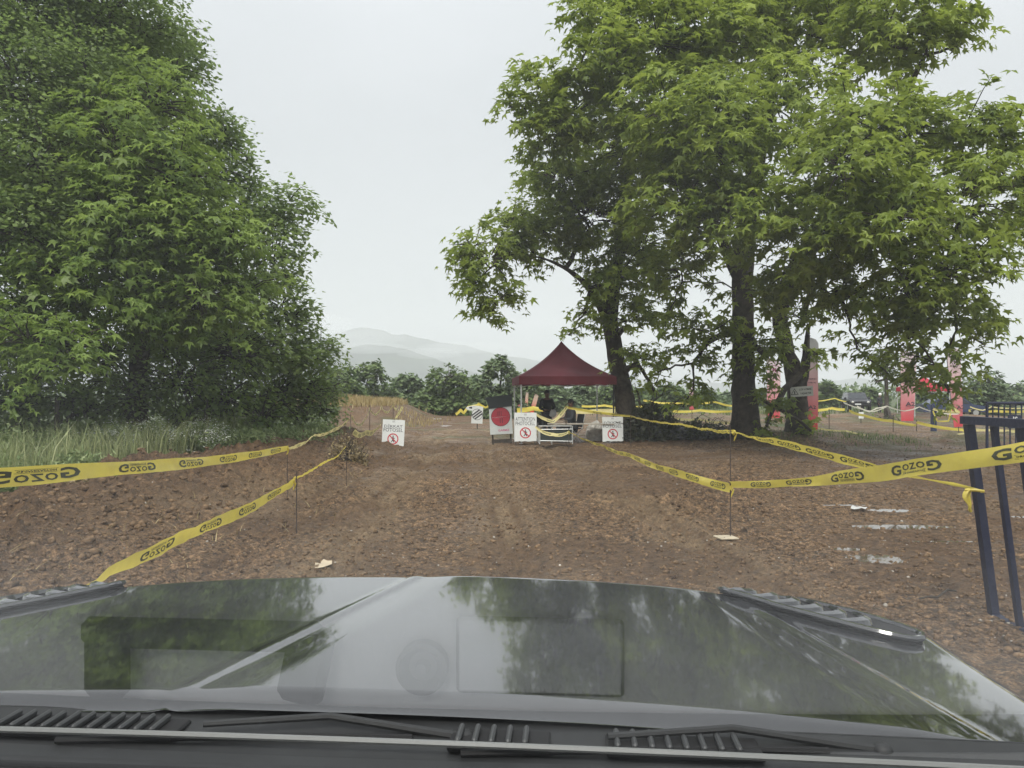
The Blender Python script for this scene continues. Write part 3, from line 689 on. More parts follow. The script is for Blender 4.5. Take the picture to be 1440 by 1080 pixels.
# loose clods, stones
def scatter_lumps(name, n, smin, smax, mat, xr, label, flat=.65, ymin=4.6, ymax=26, cond=None, dense=None):
    d = ymin * (ymax / ymin) ** rng.random(n); X = d * rng.uniform(xr[0], xr[1], n)
    if cond is not None: k = cond(X, d); X, d = X[k], d[k]
    n = len(X)
    base = MB().ell((0, 0, 0), (1, 1, 1), 5, 3); Vt = np.concatenate(base.v)
    tri = []
    for f in base.f:
        for i in range(1, len(f) - 1): tri.append((f[0], f[i], f[i + 1]))
    tri = np.array(tri)
    S = smin * (smax / smin) ** (rng.random(n) ** 1.8)
    sc = S[:, None] * rng.uniform(.6, 1.3, (n, 3)) * np.array([1, 1, flat])
    Vv = Vt[None] * (1 + rng.uniform(-.28, .28, (n, len(Vt), 1))) * sc[:, None]
    a = rng.random(n) * 6.28; c, s_ = np.cos(a), np.sin(a)
    Vx = Vv[..., 0] * c[:, None] - Vv[..., 1] * s_[:, None]; Vy = Vv[..., 0] * s_[:, None] + Vv[..., 1] * c[:, None]
    Z = HT(X, d) + sc[:, 2] * .3
    V = np.stack([Vx + X[:, None], Vy + d[:, None], Vv[..., 2] + Z[:, None]], -1).reshape(-1, 3)
    Fx = (tri[None] + (np.arange(n) * len(Vt))[:, None, None]).reshape(-1, 3)
    return tag(mesh_np(name, V, [Fx], mat, smooth=False), label, 'soil' if 'clod' in name else 'stones', kind='stuff')
CLOD = material('clod_soil', (.062, .036, .019), rough=.8, spec=.3, var=.3, scale=9, bump=.8, bscale=60, col2=(.24, .155, .085))
STONE = material('pale_stone', (.24, .21, .17), rough=.8, var=.3, scale=4, col2=(.46, .42, .36))
scatter_lumps('soil_clods', 30000, .006, .032, CLOD, (-.72, .75), 'loose clods of brown soil all over the track')
scatter_lumps('soil_clods', 6500, .012, .065, CLOD, (-.75, -.1), 'bigger clods on the soil bank left of the track', cond=lambda X, d: (X > -6.6) & (X < -3.6))
scatter_lumps('small_stones', 1100, .006, .02, STONE, (-.72, .75), 'small pale stones scattered in the mud')

# ------------------------------------------------------------------ lettering
def text_mesh(s, size=1.0, bold=.0, res=2, sx=1.0):
    cu = bpy.data.curves.new('lettering', 'FONT'); cu.body = s; cu.size = size; cu.align_x = 'CENTER'; cu.align_y = 'CENTER'
    cu.offset = bold; cu.resolution_u = res; cu.fill_mode = 'FRONT'
    o = bpy.data.objects.new('lettering', cu); COL.objects.link(o)
    bpy.context.view_layer.update()
    me = bpy.data.meshes.new_from_object(o.evaluated_get(bpy.context.evaluated_depsgraph_get()))
    V = np.array([v.co[:] for v in me.vertices]).reshape(-1, 3); Fs = [list(p.vertices) for p in me.polygons]
    bpy.data.objects.remove(o); bpy.data.curves.remove(cu); bpy.data.meshes.remove(me)
    V = V[:, :2] * np.array([sx, 1]); return V, Fs
def put_text(s, parent, mat, loc, size, bold=.0, sx=1.0, rot=(math.pi / 2, 0, 0), name='lettering', data=None):
    V, Fs = data or text_mesh(s, size, bold, 2, sx)
    me = bpy.data.meshes.new(name); me.from_pydata(np.c_[V, np.zeros(len(V))].tolist(), [], Fs)
    o = link(name, me, mat, parent); o.location = loc; o.rotation_euler = rot; return o

# word on the barrier tape: reads the same turned upside down, small bar of print under the middle letters
def tape_word():
    Vs, Fs, n = [], [], 0
    def add(V, F_):
        nonlocal n
        Vs.append(V); Fs.extend([[i + n for i in f] for f in F_]); n += len(V)
    g, gf = text_mesh('G', 1.0, .035, 2, 1.25); g = g - g.mean(0)
    g = g / np.abs(g[:, 1]).max() * .5; add(g * [1, 1] + [-1.62, 0], gf)
    for ch, x in (('O', -.72), ('Z', 0), ('O', .72)):
        v, f = text_mesh(ch, 1.0, .035, 2, 1.35); v = v - (v.max(0) + v.min(0)) / 2; v = v / np.abs(v[:, 1]).max() * .30
        v[:, 0] *= .34 / np.abs(v[:, 0]).max(); add(v + [x, .19], f)
    add(-g + [1.62, 0], gf)
    x = -1.02; k = 0
    add(np.array([[-1.08, -.20], [1.08, -.20], [1.08, -.23], [-1.08, -.23]]), [[3, 2, 1, 0]])
    add(np.array([[-1.08, -.46], [1.08, -.46], [1.08, -.49], [-1.08, -.49]]), [[3, 2, 1, 0]])
    v, f = text_mesh('ORGANIZASYON', .3, .012, 1, 1.0); v = v - (v.max(0) + v.min(0)) / 2; v = v / np.abs(v).max(0) * [1.0, .085]; add(v + [0, -.345], f)
    return np.concatenate(Vs), Fs
WORD = tape_word()
TAPE = material('yellow_tape', (.86, .74, .13), rough=.38, spec=.5, scale=5, trans=.4, col2=(.72, .60, .13), bump=.35, bscale=14, detail=10)
TAPEP = material('faded_tape', (.76, .68, .32), rough=.45, spec=.4, var=.08, scale=3, trans=.35)
TAPEW = material('white_tape', (.72, .70, .60), rough=.5, spec=.4, var=.08, scale=3, trans=.3)
INK = material('black_print', (.05, .055, .03), rough=.5, var=.1)
STEEL = material('rusty_rod', (.06, .045, .038), rough=.7, metal=.3, var=.3, scale=20)

def tape(label, pts, width=.1, sag=.03, words=.62, flip=1, mat=None, group=None, tw=None, phase=.2, face=1, wsize=.062, wx=1.0, knots=(), name='barrier_tape', cat='tape'):
    """pts: (x,y,z,widthfactor,twist)"""
    mat = mat or TAPE
    P = np.array([list(p) + [1, 0][len(p) - 3:] if len(p) < 5 else list(p) for p in pts], float)
    C = []
    for i in range(len(P) - 1):
        a, b = P[i], P[i + 1]; n = max(6, int(np.linalg.norm(b[:3] - a[:3]) / .12)); t = np.linspace(0, 1, n, endpoint=(i == len(P) - 2))
        q = a[None] + (b - a)[None] * t[:, None]; Ls = np.linalg.norm(b[:3] - a[:3])
        q[:, 2] -= 4 * t * (1 - t) * sag * Ls
        # bunched where it is tied, opens out in the middle
        q[:, 3] = np.interp(t, [0, .5, 1], [a[3], max(a[3], b[3]), b[3]]) if not tw else q[:, 3]
        C.append(q)
    C = np.concatenate(C); s = np.concatenate([[0], np.cumsum(np.linalg.norm(np.diff(C[:, :3], axis=0), axis=1))])
    C[:, 1] += .012 * np.sin(s * 5.1) * (words > 0); C[:, 4] += .16 * np.sin(s * 1.9 + phase * 9) + .10 * np.sin(s * 4.7 + phase); C[:, 3] *= .94 + .06 * np.sin(s * 3.1 + phase * 5)
    T = np.gradient(C[:, :3], axis=0); T /= np.linalg.norm(T, axis=1)[:, None]
    U = np.array([0, 0, 1.]) - T[:, 2:3] * T; U /= np.linalg.norm(U, axis=1)[:, None]; S = np.cross(T, U)
    Wv = U * np.cos(C[:, 4:5]) + S * np.sin(C[:, 4:5]); Nn = np.cross(T, Wv)
    m = 5; vv = np.linspace(-.5, .5, m); hw = width * C[:, 3]
    curl = .10 * width * (vv ** 2 * 4) 
    V = C[:, None, :3] + Wv[:, None] * (vv[None] * hw[:, None])[:, :, None] + Nn[:, None] * (curl[None] * np.sin(s * 3.7 + 1)[:, None] + .12 * width * np.sin(s * 17)[:, None] * vv[None])[:, :, None]
    n = len(C); i = np.arange(n - 1)[:, None] * m; j = np.arange(m - 1)[None]
    Fq = np.stack([i + j, i + m + j, i + m + j + 1, i + j + 1], -1).reshape(-1, 4)
    o0 = np.array([P[0][0], P[0][1], 0])
    root = mesh_np(name, V.reshape(-1, 3) - o0, [Fq], mat); root.location = o0; tag(root, label, cat, group)
    for kq in knots:
        kp = P[kq][:3] - o0
        MB().ell(kp, (.020, .020, .030), 9, 7, .22).ell(kp + np.array([.012, -.012, -.055]), (.010, .006, .045), 7, 6, .2, rot=(.2, .3, .4)).build('knot', mat, root)
    if words:
        L_ = s[-1]; x = phase
        sc = wsize; half = 2.1 * sc * wx
        while x + half < L_:
            w = float(np.interp(x, s, hw))
            if w > width * .45:
                WV, WF = WORD; u = WV[:, 0] * sc * wx + x; vq = np.clip(WV[:, 1] * flip * sc * min(1, w / width) / w, -.49, .49)
                gi = lambda A: np.stack([np.interp(u, s, A[:, k]) for k in range(3)], -1)
                Vg = V.reshape(n, m, 3); fi = (vq + .5) * (m - 1); lo = np.clip(fi.astype(int), 0, m - 2); fr = (fi - lo)[:, None]
                cols = np.stack([gi(Vg[:, k]) for k in range(m)], 1); base = cols[np.arange(len(u)), lo] * (1 - fr) + cols[np.arange(len(u)), lo + 1] * fr
                nn = gi(Nn); c0 = C[np.argmin(np.abs(s - x)), :3]; sg = 1 if np.dot(np.array([0, 0, CAMZ]) - c0, Nn[np.argmin(np.abs(s - x))]) > 0 else -1
                me = bpy.data.meshes.new('printed_word'); me.from_pydata((base + nn * .0025 * sg - o0).tolist(), [], WF)
                link('printed_word', me, INK, root)
            x += words
    return root
def p5(p, q, d, w=1, t=0): return (*pt(p, q, d), w, t)

# near left tapes
tape('yellow tape with black print running along the top of the soil bank on the left',
     [(-2.3, 2.4, 1.22, 1, 0), p5(-40, 674, 3.7, 1, .15), p5(120, 662, 4.5, .95, -.25), p5(404, 630, 11, .8, .1)], .102, .006, 1.22, -1, phase=1.75, wsize=.068, wx=2.3, knots=(3,))
tape('crumpled pale stretch of the upper left tape from the bent point to the far stakes', [p5(404, 630, 11, .4, .4), p5(440, 613, 13.5, .9, .9), p5(492, 589, 17.5, .5, .2)], .10, .02, .6, -1, TAPEP, phase=1)
tape('far scalloped tape hanging between the stakes below the dry grass mound', [p5(494, 586, 20, .6), p5(520, 573, 24, .6), p5(536, 571, 27, .6), p5(553, 568, 30, .6), p5(560, 570, 28, .7), p5(556, 588, 25, .5), p5(566, 572, 25, .5)], .13, .09, .5, -1, TAPEP, wsize=.07)
tape('lower yellow tape with black print that crosses the soil bank diagonally on the left',
     [(-1.9, 1.5, .60, .6, .5), p5(100, 836, 3.5, .35, .9), p5(160, 802, 4.1, .75, .3), p5(250, 756, 5.0, 1, .12), p5(413, 677, 8.6, .85, 0)], .102, .012, 1.0, -1, phase=2.2, wsize=.066, wx=1.8, tw=True, knots=(4,))
tape('short twisted tape from the thin stake up to the dry brush on the left', [p5(413, 671, 8.6, .3, .5), p5(450, 652, 10.5, .8, .9), p5(487, 628, 13.2, .15, .3)], .11, .02, 0, -1, TAPE, tw=True)
tape('drooping tape that ends at the warning sign left of the track', [p5(497, 607, 17, .9, .3), p5(515, 608, 18.5, 1, .3), p5(535, 597, 20.5, .5, .2)], .14, .05, .5, -1, TAPEP, wsize=.07)
# right tapes
tape('wide yellow tape printed GOZOG that runs in front of the blue barrier on the right',
     [p5(1028, 681, 8.3, .75, 0), p5(1110, 679, 6.7, .62, .3), p5(1180, 672, 5.7, .95, 0), p5(1290, 657, 4.6, 1, 0), p5(1440, 634, 3.8, 1, 0), (3.1, 2.2, 1.32, 1, 0)], .108, .005, .93, 1, phase=.9, wsize=.070, wx=1.75, tw=True)
tape('yellow tape sloping from the canopy down to the thin stake right of the track',
     [p5(800, 607, 22, .3, .5), p5(848, 627, 17.5, .7, .3), p5(886, 640, 13.6, .8, .1), p5(960, 667, 9.9, 1, .05), p5(1028, 686, 8.3, 1, 0)], .105, .008, .85, 1, phase=.6, wsize=.066, wx=1.6, tw=True, knots=(0, 4))
tape('long yellow tape from the leaning trunk to the knot on the steel barrier',
     [p5(887, 585, 23.4, .5, .3), p5(960, 597, 13.5, .5, .7), p5(1032, 608, 8.7, .55, .9), p5(1090, 621, 7.6, .85, .5), p5(1200, 649, 6.4, .85, .4), p5(1290, 672, 5.8, .3, .8), p5(1375, 689, 5.36, .22, .5)], .105, .004, .5, 1, phase=11.6, wsize=.062, wx=1.5, tw=True, knots=(0, 2))
tape('yellow tape stretched between the peak stake and the leaning trunk before the seated person', [p5(795, 572, 24, .6, .2), p5(840, 580, 23.8, .6, .3), p5(887, 585, 23.4, .5, .3)], .14, .008, .6, 1, TAPE, phase=1)
tape('slack tape falling from the peak stake across the lap of the standing person', [p5(797, 572, 24, .6, .3), p5(778, 593, 24, .8, .6), p5(753, 582, 24, .5, .3)], .15, .06, .5, 1, TAPEP)
tape('slack lower tape hanging in front of the black camp table', [p5(800, 607, 22, .6, .3), p5(778, 611, 22.2, .7, .3), p5(753, 600, 22.4, .5, .2)], .15, .10, .5, 1, TAPEP)
# background tapes
for lab, lst, w, m_ in [
    ('thin tape in the far field left of the thickest trunk, the uppermost one', [(905, 563, 60), (960, 567, 60), (1005, 565, 60), (1036, 571, 58)], .2, TAPE),
    ('thick far tape in the field just below the small distant flag', [(945, 578, 42), (985, 577, 42), (1032, 578, 42)], .17, TAPE),
    ('far tape crossing the brown field behind the trunks', [(900, 579, 34), (942, 587, 34), (985, 590, 33), (1030, 595, 32)], .13, TAPEP),
    ('tape at the far edge of the field just left of the parked dark car', [(1146, 564, 66), (1174, 560, 66), (1190, 565, 66)], .12, TAPE),
    ('double tape on the ground line left of the parked dark car', [(1144, 577, 60), (1170, 574, 60), (1188, 576, 60)], .26, TAPE),
    ('far tape running along the rear of the red canopy', [(818, 571, 55), (850, 570, 55), (886, 572, 55), (905, 571, 56)], .2, TAPE),
    ('broad yellow tape behind the seated person', [(800, 577, 40), (842, 578, 40), (884, 575, 40)], .3, TAPEP),
    ('yellow tape behind the left leg of the canopy', [(727, 577, 40), (750, 574, 40), (768, 576, 40)], .3, TAPE),
    ('ragged yellow tape left of the striped round sign', [(641, 583, 38), (648, 576, 38), (652, 581, 38), (658, 572, 38), (674, 569, 38)], .16, TAPE),
    ('slack yellow tape between the striped round sign and the red circle board', [(672, 567, 36), (683, 573, 36), (692, 567, 36)], .12, TAPE),
    ('yellow tape right of the parked car leading to the flags', [(1194, 577, 31), (1214, 584, 30), (1256, 592, 29), (1288, 598, 28.5), (1290, 594, 28), (1350, 604, 27), (1366, 605, 27)], .13, TAPE),
    ('pale tape drooping low across the mud in front of the flags', [(1150, 602, 27), (1190, 606, 26.5), (1262, 617, 26), (1300, 614, 26), (1362, 608, 26)], .07, TAPEP),
    ('white twisted tape above the mud between the parked car and the flags', [(1186, 566, 33), (1228, 579, 33), (1248, 571, 33), (1272, 578, 32), (1293, 572, 32), (1318, 580, 31), (1348, 582, 31)], .06, TAPEW),
    ('tape looped from the dark blue post to the flag beside it', [(1312, 575, 29.8), (1330, 578, 29.5), (1350, 580, 29), (1338, 572, 29)], .12, TAPEP),
    ('hanging bundle of tape loops on the dark blue post', [(1312, 578, 29.7), (1318, 592, 29.7), (1334, 592, 29.5), (1339, 570, 29.5)], .07, TAPE),
    ('tape behind the blue barrier at the far right', [(1362, 603, 28), (1400, 605, 28), (1470, 604, 27)], .13, TAPEP),
    ('bright far tape behind the rightmost flag', [(1362, 577, 55), (1400, 578, 55), (1460, 576, 55)], .22, TAPE),
    ('upper far tape right of the rightmost flag', [(1364, 572, 52), (1382, 577, 52), (1394, 572, 52), (1450, 573, 52)], .1, TAPEP),
    ('crossed tape near the person in dark clothes by the young tree', [(1205, 571, 38), (1222, 579, 38), (1233, 574, 38), (1247, 571, 38)], .08, TAPEW)]:
    tape(lab, [(*pt(*a), .8, .2 * ((i % 3) - 1)) for i, a in enumerate(lst)], w, .035, 0, 1, m_, group='tapes marking out the far course')

def stake(p, q, d, label, h=None, base=False, lean=0, r=.006):
    x0 = px(p, d); z0 = H1(x0, d, True); top = pz(q, d) if h is None else z0 + h
    m_ = MB().tube([[0, 0, -.12], [lean * .5, 0, (top - z0) * .5], [lean, 0, top - z0]], r, 6)
    if base: pass
    o = m_.build('stake', STEEL, smooth=True); o.location = (x0, d, z0); tag(o, label, 'stake', 'thin rods that hold the tapes'); return o
stake(417, 664, 8.6, 'thin rusty rod that holds up the lower left tape')
stake(404, 622, 11, 'thin rod at the bend of the upper left tape')
stake(487, 622, 13.3, 'thin rod beside the dry brush left of the track')
stake(493, 582, 18.5, 'thin rod just above the dry brush on the soil bank')
stake(520, 570, 24, 'first thin rod of the scalloped tape below the mound', r=.01)
stake(553, 566, 30, 'last thin rod of the scalloped tape below the mound', r=.012)
stake(1027, 596, 8.3, 'thin rod standing in the mud where the two right tapes meet')
stake(887, 580, 23.3, 'thin rod in front of the leaning trunk', r=.012)
stake(800, 603, 22, 'short rod in front of the black camp table', r=.012)
stake(796, 568, 24, 'rod at the peak of the tape before the seated people', r=.014)
for p, q, d, lb in [(1166, 575, 27, 'thin rod just right of the flag by the forked trunk'), (1256, 583, 28, 'thin rod below the young tree'), (1289, 590, 28.2, 'thin rod in front of the left red flag'), (1348, 600, 26.5, 'thin rod left of the blue barrier'), (1104, 580, 27, 'thin rod behind the forked trunk'), (973, 576, 36, 'thin rod below the small distant flag')]:
    stake(p, q, d, lb, r=.012)
plate = MB().box((0, 0, .01), (.22, .16, .015), bev=.004).build('scrap_board', material('pale_wood', (.42, .36, .26), rough=.8, var=.2)); plate.location = (px(1021, 8.25), 8.25, H1(px(1021, 8.25), 8.25, True) + .015); plate.rotation_euler = (.05, .03, .3)
tag(plate, 'small pale board lying in the mud by the foot of the right rod', 'board')

# knot of tape hanging on the gate post
def knot():
    c = pt(1362, 689, 5.34); root = empty('tape_knot', c, 0, 'crumpled yellow tape end knotted to the barrier post', 'tape')
    n = 14; t = np.linspace(0, 1, n); w = .005 + .05 * np.sin(np.clip(t * 1.15, 0, 1) * math.pi) ** .6 * (1 - .35 * t)
    V = []
    for i in range(n):
        for j in range(7):
            u = (j - 3) / 3; V.append([u * w[i] * .62 - .012 * math.sin(t[i] * 5), .02 * math.sin(u * 5 + t[i] * 3) + .012 * u, -t[i] * .155 + .01 * abs(u)])
    V = np.array(V); i = np.arange(n - 1)[:, None] * 7; j = np.arange(6)[None]
    Fq = np.stack([i + j, i + j + 1, i + 7 + j + 1, i + 7 + j], -1).reshape(-1, 4)
    mesh_np('tail', V, [Fq], TAPE, root)
    MB().ell((0.0, 0, 0), (.028, .016, .014), 8, 6, .18).tube([[.0, 0, 0], [.03, -.03, .004], [.075, -.045, -.003], [.09, 0, -.01]], .011, 6).build('wrap', TAPE, root, smooth=True)
knot()

# ------------------------------------------------------------------ warning signs
WHITE = material('white_plastic_board', (.70, .72, .71), rough=.45, var=.05, scale=5)
RED = material('sign_red', (.50, .03, .05), rough=.5)
SIGNINK = material('sign_ink', (.035, .035, .045), rough=.5)
def ring(mb, cx, cz, r0, r1, y=0, n=32):
    a = np.arange(n) * 2 * math.pi / n; V = [[cx + r0 * math.cos(t), y, cz + r0 * math.sin(t)] for t in a] + [[cx + r1 * math.cos(t), y, cz + r1 * math.sin(t)] for t in a]
    mb.add(V, [[i, (i + 1) % n, n + (i + 1) % n, n + i] for i in range(n)])
def torn_board(w, h, th, seed, rag=.012):
    r = np.random.default_rng(seed); pts = [(-w / 2 + .01, 0)]
    for k in range(1, 12): pts.append((-w / 2 + w * k / 12, r.uniform(0, rag * 2)))
    pts += [(w / 2 - .01, .015), (w / 2, h - .012), (w / 2 - .2 * w, h), (0, h - .008), (-w / 2 + .015, h)]
    return pts
def photocell(p0, p1, q0, q1, d, l1, l2, label, tilt=0, seed=1):
    w = (p1 - p0) / F * d; h = (q1 - q0) / F * d; x = px((p0 + p1) / 2, d); z = pz(q1, d)
    root = empty('warning_sign', (x, d, z), 0, label, 'sign', 'photocell warning signs beside the track'); root.rotation_euler = (math.radians(-4), math.radians(tilt), 0)
    MB().prism(torn_board(w, h, .02, seed, .012), 0, .012).build('board', WHITE, root)
    for i, (s, zz, sz, sx_) in enumerate([('!!!', .925, .10, 1.1), (l1, .775, .115, 1.0), (l2, .625, .115, 1.0)]):
        V, Fs = text_mesh(s, 1, 0, 2, 1); wd = V[:, 0].max() - V[:, 0].min(); hh = V[:, 1].max() - V[:, 1].min()
        tw = w * (.10 if i == 0 else (.86 if len(s) > 6 else .80)); th = h * (.075 if i == 0 else .13)
        V = (V - (V.max(0) + V.min(0)) / 2) / [wd, hh] * [tw, th]
        put_text('', root, SIGNINK, (0, -.004, h * zz), 1, data=(V, Fs))
    zc = h * .30; R = w * .245
    m_ = MB(); ring(m_, 0, zc, R * .8, R, -.004); a = math.radians(45)
    ux, uz = math.cos(a), -math.sin(a); nx, nz_ = math.sin(a), math.cos(a); b = R * .09
    m_.add([[-R * .84 * ux - nx * b, -.0065, zc - R * .84 * uz - nz_ * b], [R * .84 * ux - nx * b, -.0065, zc + R * .84 * uz - nz_ * b], [R * .84 * ux + nx * b, -.0065, zc + R * .84 * uz + nz_ * b], [-R * .84 * ux + nx * b, -.0065, zc - R * .84 * uz + nz_ * b]], [[0, 1, 2, 3]])
    m_.build('prohibition_ring', RED, root)
    f = MB(); s = R
    def quad(a, b, wd):
        a = np.array(a) * s; b = np.array(b) * s; t = b - a; t = t / np.linalg.norm(t); nrm = np.array([-t[1], t[0]]) * wd * s
        f.add([[a[0] - nrm[0], -.005, zc + a[1] - nrm[1]], [b[0] - nrm[0], -.005, zc + b[1] - nrm[1]], [b[0] + nrm[0], -.005, zc + b[1] + nrm[1]], [a[0] + nrm[0], -.005, zc + a[1] + nrm[1]]], [[0, 1, 2, 3]])
    quad((-.02, .32), (.0, -.12), .13); quad((0, -.1), (.22, -.6), .075); quad((-.02, -.1), (-.12, -.35), .08); quad((-.12, -.35), (-.3, -.58), .07)
    quad((.02, .26), (.3, .05), .06); quad((.0, .26), (-.28, .08), .06)
    n = 14; a_ = np.arange(n) * 2 * math.pi / n; f.add([[s * (.02 + .12 * math.cos(t)), -.005, zc + s * (.5 + .12 * math.sin(t))] for t in a_], [list(range(n))])
    f.build('walking_figure', SIGNINK, root)
    m_ = MB(); rr = np.random.default_rng(seed)
    for sx_ in (-w * .42, w * .42): m_.box((sx_, .025, h * .3), (.03, .025, h * .9))
    m_.build('stake', BARK2, root)
photocell(536, 568, 590, 629, 23, 'DİKKAT', 'FOTOSEL', 'white warning sign reading DİKKAT FOTOSEL left of the track', 2.0, 1)
photocell(723, 755, 580, 621, 23.6, 'ATTENTION', 'PHOTOCELL', 'white warning sign reading ATTENTION PHOTOCELL before the canopy', -.5, 2)
photocell(847, 877, 586, 621, 24.0, 'DİKKAT', 'FOTOSEL', 'white warning sign reading DİKKAT FOTOSEL right of the canopy', -1.0, 3)

# red circle start board
def start_board():
    d = 24.6; x = px(706, d); z = H1(x, d); s = d / F
    root = empty('marker_board', (x, d, z), 0, 'tilted white board with a red circle and a black flap, left of the canopy', 'board')
    root.rotation_euler = (math.radians(-6), math.radians(-3.0), 0)
    w, h = 32 * s, 40 * s; zb = (HZ + CAMZ / s - 613) * s + .05
    m_ = MB().box((0, .06, zb + h / 2), (w, .12, h), bev=.006); m_.build('board', material('board_white', (.60, .63, .62), rough=.5, var=.06), root)
    m_ = MB().prism([(-w * .62, h * 1.02 + zb + .28), (w * .55, h * 1.06 + zb + .30), (w * .53, h * .98 + zb), (-w * .50, h * .94 + zb - .02)], -.03, -.005); m_.build('flap', material('black_sheet', (.012, .018, .018), rough=.6, bump=.3, bscale=3), root)
    cz = zb + h * .62; R = w * .40; n = 40; a = np.arange(n) * 2 * math.pi / n
    m_ = MB().add([[R * math.cos(t), -.005, cz + R * math.sin(t)] for t in a], [list(range(n))]); m_.build('red_disc', material('disc_red', (.42, .03, .05), rough=.5, var=.12, scale=9), root)
    m_ = MB(); ring(m_, 0, cz, R, R * 1.06, -.006, 40)
    for k in (-.32, -.16, .05): m_.add([[R * k, -.008, cz + .12 * R], [R * (k + .07), -.008, cz + .12 * R], [R * (k + .07), -.008, cz + .6 * R], [R * k, -.008, cz + .6 * R]], [[0, 1, 2, 3]])
    for k in (-.12, .12): m_.add([[R * k, -.008, cz - .7 * R], [R * (k + .09), -.008, cz - .7 * R], [R * (k + .09), -.008, cz - .15 * R], [R * k, -.008, cz - .15 * R]], [[0, 1, 2, 3]])
    m_.build('disc_marking', material('dark_red_print', (.12, .015, .03), rough=.6), root)
    V, Fs = text_mesh('GARMIZ', 1, .02, 2, 1); V = (V - V.mean(0)) / (V[:, 0].max() - V[:, 0].min()) * w * .5
    put_text('', root, material('pink_print', (.55, .12, .22), rough=.6), (w * .08, -.004, zb + h * .14), 1, data=(V, Fs))
    MB().box((0, -.003, cz - .02 * R), (2 * R, .004, .012), rot=(0, -.06, 0)).box((0, -.003, zb + h * .26), (w * .96, .003, .008), rot=(0, -.08, 0)).build('fold', WHITE, root)
    m_ = MB()
    for sx_ in (-w * .4, w * .4): m_.box((sx_, .16, zb * .5 + h * .35), (.05, .05, zb + h * .7))
    m_.box((0, .1, .1), (w * .9, .06, .12)); m_.build('stand', BARK2, root)
start_board()
def round_board():
    d = 29; x = px(671, d); s = d / F; z = pz(596, d)
    root = empty('striped_sign', (x, d, z), 0, 'small white sign with a striped black circle, left of the red circle board', 'sign')
    w, h = 17 * s, 24 * s
    MB().prism([(-w / 2, .02), (w / 2 - .03, 0), (w / 2, h), (-w / 2 + .04, h)], 0, .015).build('board', WHITE, root)
    m_ = MB(); R = w * .46; cz = h * .55; ring(m_, 0, cz, R * .93, R, -.004)
    a = math.radians(36); u = np.array([math.cos(a), math.sin(a)]); nn = np.array([-u[1], u[0]])
    for k in (-.42, 0, .42):
        hl = math.sqrt(1 - k * k) * R * .92; c = np.array([0, cz]) + nn * k * R; b = R * .12
        q = [c - u * hl - nn * b, c + u * hl - nn * b, c + u * hl + nn * b, c - u * hl + nn * b]; m_.add([[p[0], -.005, p[1]] for p in q], [[0, 1, 2, 3]])
    m_.build('stripe_emblem', SIGNINK, root)
    MB().box((0, .03, h * .2), (.04, .03, h * 1.0)).build('stake', BARK2, root)
    r2 = empty('fallen_sign', (px(667, 31), 31, pz(574, 31)), 0, 'white sign with a black oval leaning back behind the striped one', 'sign')
    n = 30; a = np.arange(n) * 2 * math.pi / n; s = 31 / F
    m_ = MB().add([[12 * s * math.cos(t), 0, 3.6 * s * math.sin(t)] for t in a] + [[12 * s * math.cos(t), .1, 3.6 * s * math.sin(t)] for t in a], [list(range(n)), list(range(n, 2 * n))[::-1]] + [[i, (i + 1) % n, n + (i + 1) % n, n + i] for i in range(n)]); m_.build('board', WHITE, r2)
    MB().add([[7 * s * math.cos(t) - .02, -.006, 1.6 * s * math.sin(t) + .02] for t in a], [list(range(n))]).build('black_oval', SIGNINK, r2)
    MB().box((0, .06, -.25), (.04, .04, .5)).build('stake', BARK2, r2)
round_board()

